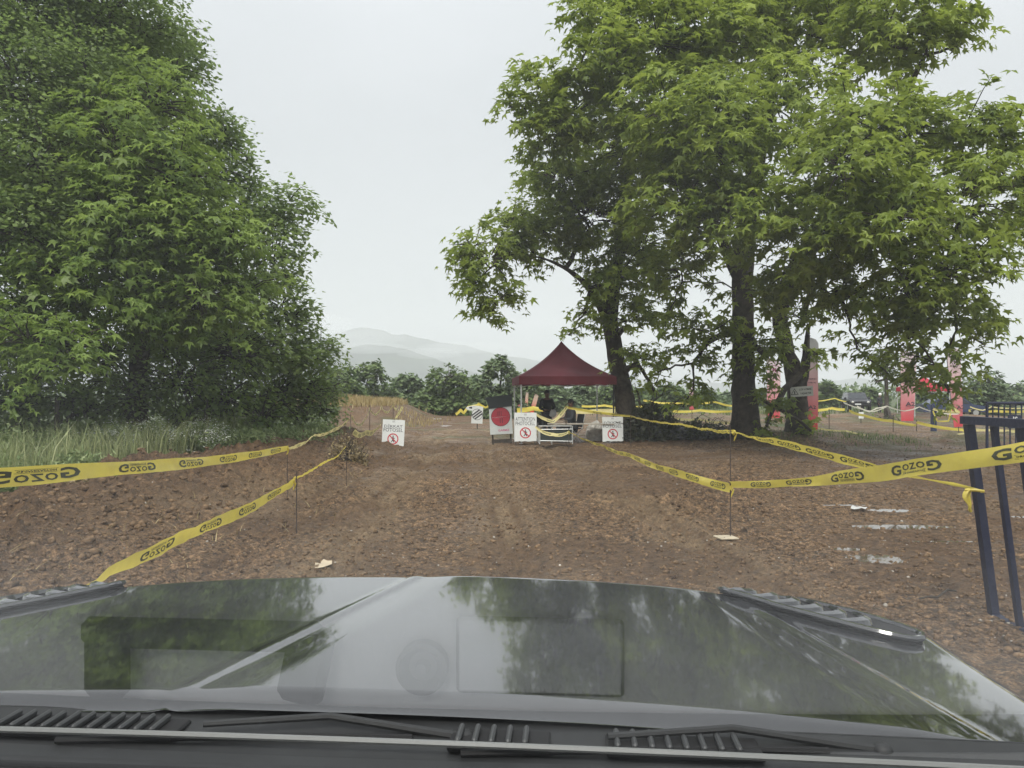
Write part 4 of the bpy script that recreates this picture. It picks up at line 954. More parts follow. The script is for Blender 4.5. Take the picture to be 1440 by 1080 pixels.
# ------------------------------------------------------------------ red canopy
CANVAS = material('wine_canvas', (.135, .016, .026), rough=.7, var=.12, scale=2, bump=.25, bscale=5, trans=.22)
ALU = material('white_metal_tube', (.62, .64, .64), rough=.35, metal=.4)
DARKM = material('dark_metal', (.03, .03, .035), rough=.5, metal=.4)
def canopy(cx, cy, w, eave, peak, label, name='canopy_tent', rz=0, mat=None, val=.27, dark_leg=True):
    root = empty(name, (cx, cy, H1(cx, cy)), rz, label, 'canopy'); mat = mat or CANVAS
    hw = w / 2; z0 = eave; n = 14
    V, Fs = [], []
    # four concave roof faces, grid per side
    mb = MB()
    for k in range(4):
        a = k * math.pi / 2; ca, sa = math.cos(a), math.sin(a); G = []
        for i in range(n + 1):
            t = i / n; 
            for j in range(n + 1):
                u = -1 + 2 * j / n; rx = u * hw * (1 - t); ry = -hw * (1 - t)
                prof = t ** 1.0 * .62 + t ** 2.6 * .38
                z = z0 + (peak - z0) * prof - .10 * (1 - u * u) * (t * (1 - t)) * 2.2
                z += (.035 * math.sin(u * 9 + k * 2) * (1 - t) + .03 * math.sin(t * 11 + u * 3 + k)) * min(1, 6 * t) * (1 - abs(u) ** 4) * .7
                G.append([rx * ca - ry * sa, rx * sa + ry * ca, z])
        Fq = [[i * (n + 1) + j, i * (n + 1) + j + 1, (i + 1) * (n + 1) + j + 1, (i + 1) * (n + 1) + j] for i in range(n) for j in range(n)]
        mb.add(G, Fq)
    mb.build('roof_cloth', mat, root, smooth=True)
    mb = MB()
    for k in range(4):
        a = k * math.pi / 2; ca, sa = math.cos(a), math.sin(a); G = []; m = 24
        for j in range(m + 1):
            u = -1 + 2 * j / m; b = .018 * math.sin(j * 2.1 + k)
            for zz in (z0 + .004, z0 - val * .5, z0 - val + .02 * abs(math.sin(j * .9))):
                f = 1.004 + (.006 if zz < z0 - .1 else 0); G.append([(u * hw * f) * ca - (-hw * f - b) * sa, (u * hw * f) * sa + (-hw * f - b) * ca, zz])
        mb.add(G, [[j * 3 + r, j * 3 + r + 1, (j + 1) * 3 + r + 1, (j + 1) * 3 + r] for j in range(m) for r in (0, 1)])
    mb.build('valance', mat, root, smooth=True)
    for k, (sx_, sy_) in enumerate(((-1, -1), (1, -1), (-1, 1), (1, 1))):
        m_ = MB().tube([[sx_ * hw * .96, sy_ * hw * .96, -.15], [sx_ * hw * .96, sy_ * hw * .96, z0 - .03]], .024, 8)
        m_.box((sx_ * hw * .96, sy_ * hw * .96, .01), (.11, .11, .015))
        m_.build('leg', DARKM if (dark_leg and sx_ > 0 and sy_ < 0) else ALU, root, smooth=True)
    mb = MB()
    for sy_ in (-1, 1):
        y = sy_ * hw * .95
        for a, b in (((-.95, 0), (0, .2)), ((0, 0), (.95, .2)), ((-.95, .2), (0, 0)), ((0, .2), (.95, 0))):
            mb.tube([[a[0] * hw, y, z0 - .32 + a[1] * .9], [b[0] * hw, y, z0 - .32 + b[1] * .9]], .011, 5)
            mb.tube([[y, a[0] * hw, z0 - .32 + a[1] * .9], [y, b[0] * hw, z0 - .32 + b[1] * .9]], .011, 5)
    mb.build('scissor_frame', ALU, root)
    return root
canopy(px(789.5, 25.8), 25.8, 3.05, 2.12, 3.32, 'wine red pop-up canopy on white legs under the leaning tree', rz=math.radians(4))
canopy(px(1298, 50), 50, 2.3, 1.80, 2.55, 'bright red tent half hidden behind the hanging branches on the right', mat=material('red_canvas', (.42, .02, .045), rough=.7, var=.1, trans=.2), dark_leg=False)

# ------------------------------------------------------------------ people
SKIN = material('skin', (.14, .075, .048), rough=.6)
HAIR = material('dark_hair', (.012, .01, .009), rough=.7)
BLACKC = material('black_cloth', (.016, .017, .02), rough=.85, var=.2, bump=.3, bscale=12)
GREYC = material('dark_grey_cloth', (.035, .038, .045), rough=.85, var=.2, bump=.3, bscale=12)
def skinmesh(name, verts, edges, radii, mat, parent, root=0, sub=1):
    me = bpy.data.meshes.new(name); me.from_pydata([list(v) for v in verts], edges, []); o = link(name, me, mat, parent)
    md = o.modifiers.new('skin', 'SKIN'); md.use_smooth_shade = True
    for i, r in enumerate(radii):
        sv = me.skin_vertices[0].data[i]; sv.radius = (r, r) if np.isscalar(r) else r; sv.use_root = (i == root)
    s = o.modifiers.new('sub', 'SUBSURF'); s.levels = sub; s.render_levels = sub
    return o
def person(loc, rz, label, pose, top=BLACKC, legs=GREYC, skin=SKIN, hair=HAIR, scale=1.0, helmet=None):
    r = empty('person', loc, rz, label, 'person'); r.scale = (scale,) * 3
    sit = pose == 'sit'; hip = .47 if sit else .92
    P = {'pel': (0, 0, hip), 'wst': (0, 0, hip + .15), 'chs': (0, -.02, hip + .37), 'nck': (0, -.02, hip + .53), 'hd0': (0, -.03, hip + .60), 'hd1': (0, -.04, hip + .70), 'hd2': (0, -.03, hip + .78)}
    for s, k in ((-1, 'l'), (1, 'r')):
        P['sh' + k] = (s * .17, -.02, hip + .46)
        if sit: P['el' + k] = (s * .24, -.10, hip + .22); P['wr' + k] = (s * .15, -.33, hip + .20); P['ha' + k] = (s * .11, -.41, hip + .20)
        elif pose == 'lap': P['el' + k] = (s * .26, -.02, hip + .20); P['wr' + k] = (s * .12, -.24, hip + .14); P['ha' + k] = (s * .07, -.31, hip + .14)
        else: P['el' + k] = (s * .24, .02, hip + .18); P['wr' + k] = (s * .24, -.10, hip - .04); P['ha' + k] = (s * .23, -.14, hip - .12)
        P['hp' + k] = (s * .09, 0, hip - .04)
        if sit: P['kn' + k] = (s * .12, -.42, hip + .02); P['an' + k] = (s * .12, -.40, .08); P['to' + k] = (s * .13, -.56, .04)
        else: P['kn' + k] = (s * .10, -.03, .49); P['an' + k] = (s * .10, .02, .08); P['to' + k] = (s * .12, -.14, .04)
    ks = list(P); ix = {k: i for i, k in enumerate(ks)}
    R = dict(pel=.13, wst=.115, chs=.135, nck=.05, hd0=.075, hd1=.098, hd2=.075)
    for k in 'lr': R.update({'sh' + k: .062, 'el' + k: .042, 'wr' + k: .030, 'ha' + k: .036, 'hp' + k: .088, 'kn' + k: .058, 'an' + k: .038, 'to' + k: .034})
    E = [('pel', 'wst'), ('wst', 'chs'), ('chs', 'nck'), ('nck', 'hd0'), ('hd0', 'hd1'), ('hd1', 'hd2')]
    for k in 'lr': E += [('chs', 'sh' + k), ('sh' + k, 'el' + k), ('el' + k, 'wr' + k), ('wr' + k, 'ha' + k), ('pel', 'hp' + k), ('hp' + k, 'kn' + k), ('kn' + k, 'an' + k), ('an' + k, 'to' + k)]
    # five short fingers on each hand
    V = [P[k] for k in ks]; Rd = [R[k] for k in ks]; Ed = [(ix[a], ix[b]) for a, b in E]
    body = skinmesh('body', V, Ed, Rd, skin, r)
    mb = MB()
    for k, s in (('l', -1), ('r', 1)):
        h = np.array(P['ha' + k]); w = np.array(P['wr' + k]); dr = (h - w) / np.linalg.norm(h - w); sd_ = np.array([1, 0, 0]) if abs(dr[0]) < .8 else np.array([0, 0, 1])
        for f in range(4): 
            o_ = sd_ * (f - 1.5) * .017; mb.tube([h + o_, h + o_ + dr * .045, h + o_ + dr * (.07 + .01 * (f in (1, 2))) + np.array([0, 0, -.015])], [.009, .008, .006], 5)
        mb.tube([h - dr * .02, h - sd_ * s * .035 + dr * .01, h - sd_ * s * .04 + dr * .035], [.011, .010, .007], 5)
    mb.build('fingers', skin, r, smooth=True)
    # jacket and trousers
    T = ['pel', 'wst', 'chs', 'shl', 'shr', 'ell', 'elr', 'wrl', 'wrr']; ti = {k: i for i, k in enumerate(T)}
    skinmesh('jacket', [P[k] for k in T], [(ti[a], ti[b]) for a, b in (('pel', 'wst'), ('wst', 'chs'), ('chs', 'shl'), ('chs', 'shr'), ('shl', 'ell'), ('shr', 'elr'), ('ell', 'wrl'), ('elr', 'wrr'))], [R[k] * 1.16 + .008 for k in T], top, r)
    T = ['pel', 'hpl', 'hpr', 'knl', 'knr', 'anl', 'anr']; ti = {k: i for i, k in enumerate(T)}
    skinmesh('trousers', [P[k] for k in T], [(ti[a], ti[b]) for a, b in (('pel', 'hpl'), ('pel', 'hpr'), ('hpl', 'knl'), ('hpr', 'knr'), ('knl', 'anl'), ('knr', 'anr'))], [R[k] * 1.12 + .008 for k in T], legs, r)
    c = np.array(P['hd1']); m_ = MB().ell((c[0], c[1] + .018, c[2] + .03), (.092, .10, .098), 12, 8, .02) if helmet is None else MB().ell((c[0], c[1], c[2] + .01), (.13, .14, .14), 14, 10)
    m_.build('hair' if helmet is None else 'helmet', helmet or hair, r, smooth=True)
    m_ = MB().ell((c[0], c[1] - .10, c[2] - .01), (.014, .02, .024), 6, 5)
    for s in (-1, 1): m_.ell((s * .098, c[1], c[2]), (.012, .022, .03), 6, 5)
    m_.build('nose_and_ears', skin, r, smooth=True)
    m_ = MB()
    for k in 'lr': m_.ell((P['to' + k][0], P['to' + k][1] + .06, .045), (.05, .14, .045), 8, 6)
    m_.build('shoes', BLACKC, r, smooth=True)
    return r
xa = px(769, 26.2); person((xa, 26.2, H1(xa, 26.2)), math.radians(12), 'person in dark clothes standing under the canopy behind the camp table, looking down', 'lap')
xb = px(804, 24.9); person((xb, 24.9, H1(xb, 24.9) + .02), math.radians(-70), 'person with dark hair sitting in a camp chair under the canopy, turned to the left', 'sit', GREYC, scale=1.05)
xc = px(1237, 66); person((xc, 66, 0), math.radians(20), 'person in black with a white helmet standing right of the parked dark car', 'stand', BLACKC, BLACKC, helmet=material('white_helmet', (.75, .75, .74), rough=.3))
REDC = material('dark_red_cloth', (.16, .02, .035), rough=.85)
xd = px(1404, 58); person((xd, 58, 0), math.radians(-20), 'person in a dark red top seen through the rear barrier', 'stand', REDC)
xe = px(1424, 60); person((xe, 60, 0), math.radians(10), 'person in a navy top seen through the rear barrier', 'stand', material('navy_cloth', (.02, .03, .08), rough=.85))

# camp furniture under the canopy
def camp_chair(x, y, rz, label):
    r = empty('camp_chair', (x, y, H1(x, y)), rz, label, 'chair')
    W_ = .52
    MB().box((0, 0, .43), (W_, .46, .025), bev=.008).build('seat', BLACKC, r)
    MB().box((0, .25, .68), (W_, .025, .42), rot=(-.18, 0, 0), bev=.008).build('backrest', BLACKC, r)
    st = MB()
    for k in range(3): st.box((-.12 + .12 * k, .278, .68), (.03, .004, .40), rot=(-.18, 0, 0))
    st.build('stripe', material('pale_stripe', (.5, .52, .55), rough=.7), r)
    for s in (-1, 1):
        MB().tube([[s * W_ / 2, -.24, -.03], [s * W_ / 2, .20, .45]], .012, 6).build('leg', ALU, r)
        MB().tube([[s * W_ / 2, .24, -.03], [s * W_ / 2, -.20, .45], [s * W_ / 2, -.22, .62]], .012, 6).build('leg', ALU, r)
        MB().box((s * W_ / 2, 0, .635), (.05, .46, .02), bev=.006).build('armrest', DARKM, r)
        MB().tube([[s * W_ / 2, .19, .44], [s * W_ / 2, .29, .90]], .012, 6).build('back_post', ALU, r)
camp_chair(xb + .06, 24.95, math.radians(-70), 'black striped camp chair under the seated person')
camp_chair(px(764, 26.6), 26.65, math.radians(15), 'folding chair with pale stripes behind the standing person')
def camp_table():
    d = 23.0; x0, x1 = px(759, d), px(805, d); w = x1 - x0; x = (x0 + x1) / 2; g = pz(622, d)
    r = empty('camp_table', (x, d, g), math.radians(2), 'low folding camp table with a silver frame and black cloth panel', 'table'); h = 22 / F * d
    MB().box((0, .25, h + .012), (w + .04, .55, .02), bev=.005).build('tabletop', material('grey_tabletop', (.36, .36, .35), rough=.5), r)
    for s in (-1, 1):
        MB().tube([[s * w / 2, 0, -.05], [s * w / 2, 0, h]], .014, 7).build('leg', ALU, r)
        MB().tube([[s * w / 2, .5, -.05], [s * w / 2, .5, h]], .014, 7).build('leg', ALU, r)
    MB().tube([[-w / 2, 0, .05], [w / 2, 0, .03]], .013, 6).tube([[-w / 2, 0, h * .82], [w / 2, 0, h * .84]], .013, 6).build('rail', ALU, r)
    MB().box((0, .02, h * .43), (w * .96, .01, h * .72)).build('cloth_panel', material('black_green_cloth', (.02, .028, .025), rough=.8, bump=.4, bscale=4), r)
camp_table()
def work_table():
    d = 24.3; x0, x1 = px(770, d), px(862, d); z = pz(596, d); g = H1((x0 + x1) / 2, d); r = empty('folding_table', ((x0 + x1) / 2, d, g), 0, 'long pale folding table beside the seated person', 'table'); w = x1 - x0; h = z - g
    MB().box((0, 0, h), (w, .6, .03), bev=.006).build('tabletop', material('pale_tabletop', (.42, .38, .32), rough=.6, var=.1), r)
    for sx_ in (-1, 1):
        for sy_ in (-1, 1): MB().tube([[sx_ * w * .44, sy_ * .25, -.05], [sx_ * w * .44, sy_ * .25, h]], .013, 6).build('leg', ALU, r)
work_table()
b = MB().ell((0, 0, 0), (.11, .07, .13), 12, 8, .2).build('plastic_bag', material('white_bag', (.72, .74, .74), rough=.4, trans=.3), smooth=False); b.location = (px(777, 26), 25.82, pz(581, 26)); tag(b, 'crumpled white plastic bag held by the standing person', 'bag')
def crumple(name, label, cat, p, q, d, r3, mat, seed):
    m_ = MB().ell((0, 0, 0), (1, 1, 1), 34, 22); V = np.concatenate(m_.v)
    k = 1 + .24 * fbm(V[:, 0] * 2.1 + seed, V[:, 2] * 2.1 + V[:, 1] * 1.7, 4, seed, .65) - .13 * np.abs(fbm(V[:, 0] * 4 + V[:, 1] * 3 + seed, V[:, 2] * 5, 3, seed + 7, .7))
    V = V * k[:, None] * np.array(r3); V[:, 2] = np.maximum(V[:, 2], -r3[2] * .55); m_.v = [V]
    o = m_.build(name, mat, smooth=False); o.location = (px(p, d), d, H1(px(p, d), d) + r3[2] * .5); return tag(o, label, cat)
SACK = material('black_sack', (.012, .013, .02), rough=.32, spec=.6, var=.6, scale=7, col2=(.06, .065, .08), bump=.7, bscale=9)
PRN = material('printed_sheet', (.02, .022, .05), rough=.5, var=.9, scale=6, col2=(.30, .32, .38), detail=10)
crumple('rubbish_sack', 'dark sheet with white speckled print bunched by the foot of the leaning trunk', 'sack', 924, 612, 24.2, (.42, .3, .42), PRN, 3)
crumple('rubbish_sack', 'low black sack beside the speckled sheet', 'sack', 962, 618, 24.0, (.55, .35, .24), SACK, 9)
crumple('rubbish_sack', 'flat black sack at the foot of the thickest trunk', 'sack', 1005, 618, 24.0, (.6, .35, .18), SACK, 14)
FOIL = material('crumpled_foil', (.52, .50, .46), rough=.4, var=.35, scale=7, bump=.8, bscale=12)
crumple('crumpled_sheet', 'crumpled pale sheet on the ground between the chair and the right sign', 'sheet', 838, 600, 24.9, (.30, .2, .42), FOIL, 22)
g1 = MB().ell((0, 0, 0), (.012, .012, .26), 8, 6); bk = []
def bike():
    d = 26.6; x = px(866, d); r = empty('gas_stove_stand', (x, d, H1(x, d)), .3, 'dark metal equipment stand between the canopy legs and the leaning trunk', 'stand')
    for a in (0, 2.1, 4.2): MB().tube([[.28 * math.cos(a), .28 * math.sin(a), 0], [0, 0, .75]], .014, 6).build('leg', DARKM, r)
    MB().tube([[0, 0, .7], [0, 0, 1.15]], .02, 6).build('pole', DARKM, r); MB().box((0, 0, 1.2), (.2, .14, .16), bev=.02).build('head', DARKM, r)
bike()

# ------------------------------------------------------------------ feather flags
def flag_material(name, red, pale):
    m = bpy.data.materials.new(name); m.use_nodes = True; N, K = nodes(m); b_ = N['Principled BSDF']; b_.inputs['Roughness'].default_value = .7
    t = N.new('ShaderNodeTexCoord'); s = N.new('ShaderNodeSeparateXYZ'); r = N.new('ShaderNodeValToRGB'); K(t.outputs['Generated'], s.inputs[0]); K(s.outputs['Z'], r.inputs[0])
    e = r.color_ramp.elements; e[0].position = .02; e[0].color = (*red, 1); e[1].position = .85; e[1].color = (*pale, 1)
    x = e.new(.2); x.color = (*(np.array(red) * .75 + np.array(pale) * .25), 1)
    K(r.outputs[0], b_.inputs['Base Color'])
    tr = N.new('ShaderNodeBsdfTranslucent'); K(r.outputs[0], tr.inputs['Color']); ms = N.new('ShaderNodeMixShader'); ms.inputs[0].default_value = .35
    K(b_.outputs[0], ms.inputs[1]); K(tr.outputs[0], ms.inputs[2]); K(ms.outputs[0], N['Material Output'].inputs['Surface']); return m
FL1 = flag_material('red_white_flag', (.62, .07, .085), (.68, .58, .59)); FL2 = flag_material('red_grey_flag', (.58, .04, .05), (.42, .42, .41)); FL3 = flag_material('red_orange_flag', (.7, .08, .03), (.62, .5, .4))
LOGO = material('flag_logo', (.22, .05, .10), rough=.7); LOGO2 = material('flag_dark_logo', (.06, .04, .05), rough=.7)
def flag(p, q0, q1, d, wpx, label, mat, logo=LOGO, lean=0, taper=.0, full=True, group='red and white feather flags'):
    s = d / F; x = px(p, d); g = H1(x, d) if d < 70 else 0; h = (q1 - q0) * s; w = wpx * s; zb = max(pz(q1, d) - g, .02)
    r = empty('feather_flag', (x, d, g), 0, label, 'flag', group); r.rotation_euler = (0, math.radians(lean), 0)
    n, m_ = 26, 9; V = []
    for i in range(n + 1):
        t = i / n; zz = t * h; top = math.sqrt(max(0, 1 - ((t - .90) / .10) ** 2)) if t > .90 else 1
        wl = w * (1 - taper * (1 - t)); 
        for j in range(m_):
            u = j / (m_ - 1); xr = -w / 2 + wl * u * (top if t > .9 else 1)
            V.append([xr, .05 * w * math.sin(u * 7 + t * 5) + .04 * math.sin(t * 9 + u * 2), zb + zz])
    V = np.array(V); i = np.arange(n)[:, None] * m_; j = np.arange(m_ - 1)[None]
    Fq = np.stack([i + j, i + j + 1, i + m_ + j + 1, i + m_ + j], -1).reshape(-1, 4); mesh_np('cloth', V, [Fq], mat, r)
    MB().tube([[-w / 2 - .012, 0, -.3], [-w / 2 - .012, 0, zb + h * .9], [-w / 2 + .1 * w, 0, zb + h * .985], [-w / 2 + .45 * w, 0, zb + h * 1.0]], .016, 6).build('pole', DARKM, r, smooth=True)
    if full:
        y = -.045 - .08 * w; cz = zb + h * .80; R = w * .33; mb = MB()
        sh = [(-1, .85), (-.5, 1.0), (0, 1.1), (.5, 1.0), (1, .85), (.95, 0), (.6, -.7), (0, -1.2), (-.6, -.7), (-.95, 0)]
        k = len(sh); mb.add([[a * R, y, cz + b_ * R] for a, b_ in sh] + [[a * R * .86, y, cz + b_ * R * .86] for a, b_ in sh], [[i, (i + 1) % k, k + (i + 1) % k, k + i] for i in range(k)])
        V_, F_ = text_mesh('M', 1, .03, 1, 1); V_ = (V_ - (V_.max(0) + V_.min(0)) / 2) / np.abs(V_).max() * R * .5; mb.add([[a, y, cz + b_] for a, b_ in V_], F_)
        mb.build('shield_emblem', logo, r)
        mb = MB()
        for zz, ww in ((.54, .66), (.50, .6)):
            V_, F_ = text_mesh('MARMARA' if zz > .52 else 'OFFROAD', 1, .03, 1, 1); V_ = (V_ - (V_.max(0) + V_.min(0)) / 2); V_ = V_ / np.abs(V_[:, 0]).max() * w * ww * .5; mb.add([[a, y, zb + h * zz + b_] for a, b_ in V_], F_)
        V_, F_ = text_mesh('A2', 1, .03, 1, 1.4); V_ = (V_ - (V_.max(0) + V_.min(0)) / 2); V_ = V_ / np.abs(V_[:, 0]).max() * w * .3; mb.add([[a, y, zb + h * .24 + b_] for a, b_ in V_], F_)
        mb.build('printed_words', logo, r)
    return r
flag(1141, 474, 606, 33.5, 19, 'tallest feather flag, grey on top and red below, right of the forked trunk', FL2, LOGO2)
flag(1088, 506, 590, 50, 19, 'pink and red feather flag with a shield emblem between the two big trunks', FL1, LOGO)
flag(973, 543, 582, 82, 7, 'small distant feather flag left of the thickest trunk', FL1, full=False)
flag(1279, 492, 592, 44, 23, 'straight-sided red flag under the hanging branches, right of the young tree', FL1, LOGO2, lean=-1, taper=.22)
flag(1352, 492, 606, 33, 20, 'leaning red flag just left of the blue barrier', FL1, LOGO2, lean=-6, taper=.35)
flag(729, 550, 578, 58, 6, 'small red and white flag seen under the canopy, leftmost of three', FL1, full=False)
flag(739, 551, 580, 57, 4, 'narrow pale flag seen under the canopy, middle of three', FL3, full=False, lean=4)
flag(746, 553, 580, 56, 6, 'small orange flag tilting right under the canopy', FL3, full=False, lean=16)

# warning board on the forked trunk
def tree_board():
    d = 23.84; s = d / F; w, h = 32 * s, 14 * s; c = pt(1127.5, 550.5, d); r = empty('warning_board', c, 0, 'small white board reading ÇÖP ATMAK YASAKTIR on the forked trunk', 'sign'); r.rotation_euler = (0, math.radians(-4), 0)
    MB().box((0, 0, 0), (w, .012, h), bev=.003).build('board', material('dirty_white_board', (.45, .47, .44), rough=.6, var=.1), r)
    mb = MB()
    for t, z, ww in (('ÇÖP ATMAK', .2, .56), ('YASAKTIR', -.2, .5)):
        V_, F_ = text_mesh(t, 1, .02, 2, 1); V_ = V_ - (V_.max(0) + V_.min(0)) / 2; V_ = V_ / np.abs(V_[:, 0]).max() * w * ww * .5; V_[:, 1] *= 1.15; mb.add([[a + w * .16, -.010, z * h + b_] for a, b_ in V_], F_)
    T = h * .36; cx = -w * .32
    tri = [(cx - T * 1.1, -T * .8), (cx + T * 1.1, -T * .8), (cx, T)]; ti = [(cx - T * .8, -T * .63), (cx + T * .8, -T * .63), (cx, T * .7)]
    mb.add([[a, -.010, b_] for a, b_ in tri + ti], [[0, 1, 4, 3], [1, 2, 5, 4], [2, 0, 3, 5]]); mb.box((cx, -.010, -.02), (.03, .002, .09))
    mb.build('printed_words', SIGNINK, r)
tree_board()
for (a, c_, d_, lb) in [(1211, 588, 40, 'small white notice hanging on the far tape below the parked car'), (1107, 590, 40, 'small white notice behind the forked trunk')]:
    s = d_ / F; o = MB().box((0, 0, 0), (7 * s, .01, 9 * s)).build('notice', WHITE); o.location = pt(a, c_ - 4, d_); tag(o, lb, 'notice')
    MB().box((0, .02, -.1), (.03, .03, 9 * s + .9)).build('stake', BARK2, o)

# ------------------------------------------------------------------ vehicles far off
GLASS = material('car_glass', (.02, .025, .03), rough=.08, spec=.8)
TYRE = material('tyre_rubber', (.012, .012, .012), rough=.9)
CHROME = material('bright_trim', (.5, .5, .5), rough=.3, metal=.7); LAMP = material('lamp_glass', (.55, .55, .5), rough=.2)
def wheel(r, x, y, R, w):
    o = MB(); n = 20; a = np.arange(n) * 2 * math.pi / n
    V = [[sx_ * w / 2, R * k * math.cos(t), R * k * math.sin(t)] for sx_, k in ((-1, .6), (-1, .92), (-.8, 1), (.8, 1), (1, .92), (1, .6)) for t in a]
    o.add(V, [[i * n + j, i * n + (j + 1) % n, (i + 1) * n + (j + 1) % n, (i + 1) * n + j] for i in range(5) for j in range(n)])
    t_ = o.build('wheel', TYRE, r, smooth=True); t_.location = (x, y, R)
    m_ = MB(); 
    for sx_ in (-1, 1): m_.add([[sx_ * w * .42, R * .6 * math.cos(t), R * .6 * math.sin(t)] for t in a], [list(range(n))])
    m_.build('rim', CHROME, t_)
def suv():
    d = 71; x = px(1203, d); r = empty('parked_suv', (x, d, .05), math.radians(-13), 'dark off-road car parked facing the camera at the far side of the field', 'car')
    PAINT = material('dark_car_paint', (.022, .022, .03), rough=.3, spec=.6, coat=.5)
    # side profile (y forward = -y), extruded in x
    prof = [(-2.15, .62), (-2.2, .95), (-2.1, 1.08), (-.95, 1.16), (2.05, 1.18), (2.12, .65), (1.6, .55), (-1.6, .55)]
    mb = MB(); mb.prism(prof, -.86, .86, axis=0); mb.build('body', PAINT, r)
    cab = MB(); lo = [(-.98, 1.15), (2.0, 1.15)]; 
    V = []
    for (yy, zz, hw_) in [(-.98, 1.15, .84), (-.42, 1.76, .72), (1.86, 1.76, .72), (2.05, 1.15, .84)]:
        V += [[-hw_, yy, zz], [hw_, yy, zz]]
    cab.add(V, [[0, 1, 3, 2], [2, 3, 5, 4], [4, 5, 7, 6], [0, 2, 4, 6], [1, 7, 5, 3]]); cab.build('cabin', PAINT, r)
    g = MB().add([[-.74, -.955, 1.20], [.74, -.955, 1.20], [.66, -.48, 1.71], [-.66, -.48, 1.71]], [[0, 1, 2, 3]]); g.build('windscreen', GLASS, r)
    for s in (-1, 1):
        for a, b_ in ((-.7, .3), (.38, 1.2), (1.28, 1.85)):
            f0 = a + (.42 if a < 0 else 0); MB().add([[s * .842, a, 1.2], [s * .842, b_, 1.2], [s * .742, b_ - .03, 1.68], [s * .742, f0, 1.68]], [[0, 1, 2, 3]]).build('side_window', GLASS, r)
        hl = MB().ell((s * .64, -2.17, .9), (.13, .05, .1), 12, 8).build('headlight', LAMP, r, smooth=True)
        MB().box((s * 1.0, -.7, 1.25), (.2, .1, .16), bev=.03).build('mirror', PAINT, r)
        MB().box((s * .9, -1.42, .95), (.14, .95, .16), bev=.03).box((s * .9, 1.35, .95), (.14, .95, .16), bev=.03).build('wheel_arch', TYRE, r)
    for yy in (-1.42, 1.35):
        for s in (-1, 1): wheel(r, s * .82, yy, .42, .28)
    mb = MB()
    for k in range(6): mb.box((-.35 + .14 * k, -2.2, .9), (.05, .03, .2))
    mb.build('grille', TYRE, r); MB().box((0, -2.27, .62), (1.75, .22, .2), bev=.04).build('bumper', TYRE, r)
    MB().box((-.25, -2.39, .72), (.5, .01, .11)).build('number_plate', WHITE, r)
    mb = MB()
    for s in (-1, 1): mb.tube([[s * .6, -.2, 1.8], [s * .6, 1.7, 1.8]], .02, 5)
    mb.build('roof_rack', DARKM, r)
suv()
def lorry(p, d, label, sc=1.0):
    x = px(p, d); r = empty('lorry', (x, d, 0), math.radians(6), label, 'lorry'); WP = material('white_lorry_paint', (.62, .64, .64), rough=.4)
    MB().prism([(-1.1, .7), (-1.15, 1.7), (-.95, 2.75), (1.0, 2.8), (1.0, .7)], -1.15, 1.15, axis=0).build('cab', WP, r)
    MB().box((0, 4.2, 2.1), (2.5, 6.2, 2.7), bev=.05).build('cargo_box', WP, r)
    MB().add([[-1.0, -1.165, 1.75], [1.0, -1.165, 1.75], [.95, -.985, 2.6], [-.95, -.985, 2.6]], [[0, 1, 2, 3]]).build('windscreen', GLASS, r)
    MB().box((0, -1.19, 1.15), (1.7, .05, .5), bev=.02).build('grille', DARKM, r); MB().box((0, -1.2, .62), (2.3, .2, .3), bev=.04).build('bumper', TYRE, r)
    for s in (-1, 1):
        MB().box((s * .88, -1.3, .66), (.34, .05, .18), bev=.02).build('headlight', LAMP, r); MB().box((s * 1.35, -.9, 2.0), (.16, .1, .5), bev=.03).build('mirror', DARKM, r)
        for yy in (-.1, 3.0, 5.6): wheel(r, s * 1.0, yy, .48, .3)
    MB().prism([(-1.0, 2.7), (-.6, 3.35), (.9, 3.4), (.9, 2.8)], -.9, .9, axis=0).build('roof_fairing', WP, r)
lorry(1428, 150, 'white lorry parked far away at the right edge')
def small_car(p, d, label, col, rz=70):
    x = px(p, d); r = empty('distant_car', (x, d, 0), math.radians(rz), label, 'car'); P_ = material('far_paint', col, rough=.35, coat=.4)
    MB().prism([(-2.1, .35), (-2.15, .75), (-1.1, .92), (-.5, 1.38), (1.0, 1.42), (1.7, .95), (2.1, .9), (2.1, .35)], -.85, .85, axis=0).build('body', P_, r)
    for s in (-1, 1):
        MB().add([[s * .855, -1.0, .93], [s * .855, 1.5, .95], [s * .855, .95, 1.34], [s * .855, -.45, 1.32]], [[0, 1, 2, 3]]).build('side_window', GLASS, r)
        for yy in (-1.3, 1.3): wheel(r, s * .78, yy, .32, .2)
    MB().add([[-.75, -1.07, .96], [.75, -1.07, .96], [.7, -.53, 1.35], [-.7, -.53, 1.35]], [[0, 1, 2, 3]]).build('windscreen', GLASS, r)
small_car(1408, 120, 'white car parked beside the lorry', (.6, .62, .62), 20)
small_car(649, 62, 'pale car half hidden behind the bush at the end of the track', (.62, .64, .68), 75)
small_car(1338, 56, 'dark blue car parked behind the red tent', (.02, .035, .09), 80)

# dark blue post
o = MB().box((0, 0, .58), (.17, .17, 1.36), bev=.015).build('blue_post', material('navy_paint', (.018, .03, .085), rough=.5)); o.location = (px(1313, 29.9), 29.9, H1(px(1313, 29.9), 29.9) - .1); tag(o, 'short dark blue post with tape wound round it', 'post')

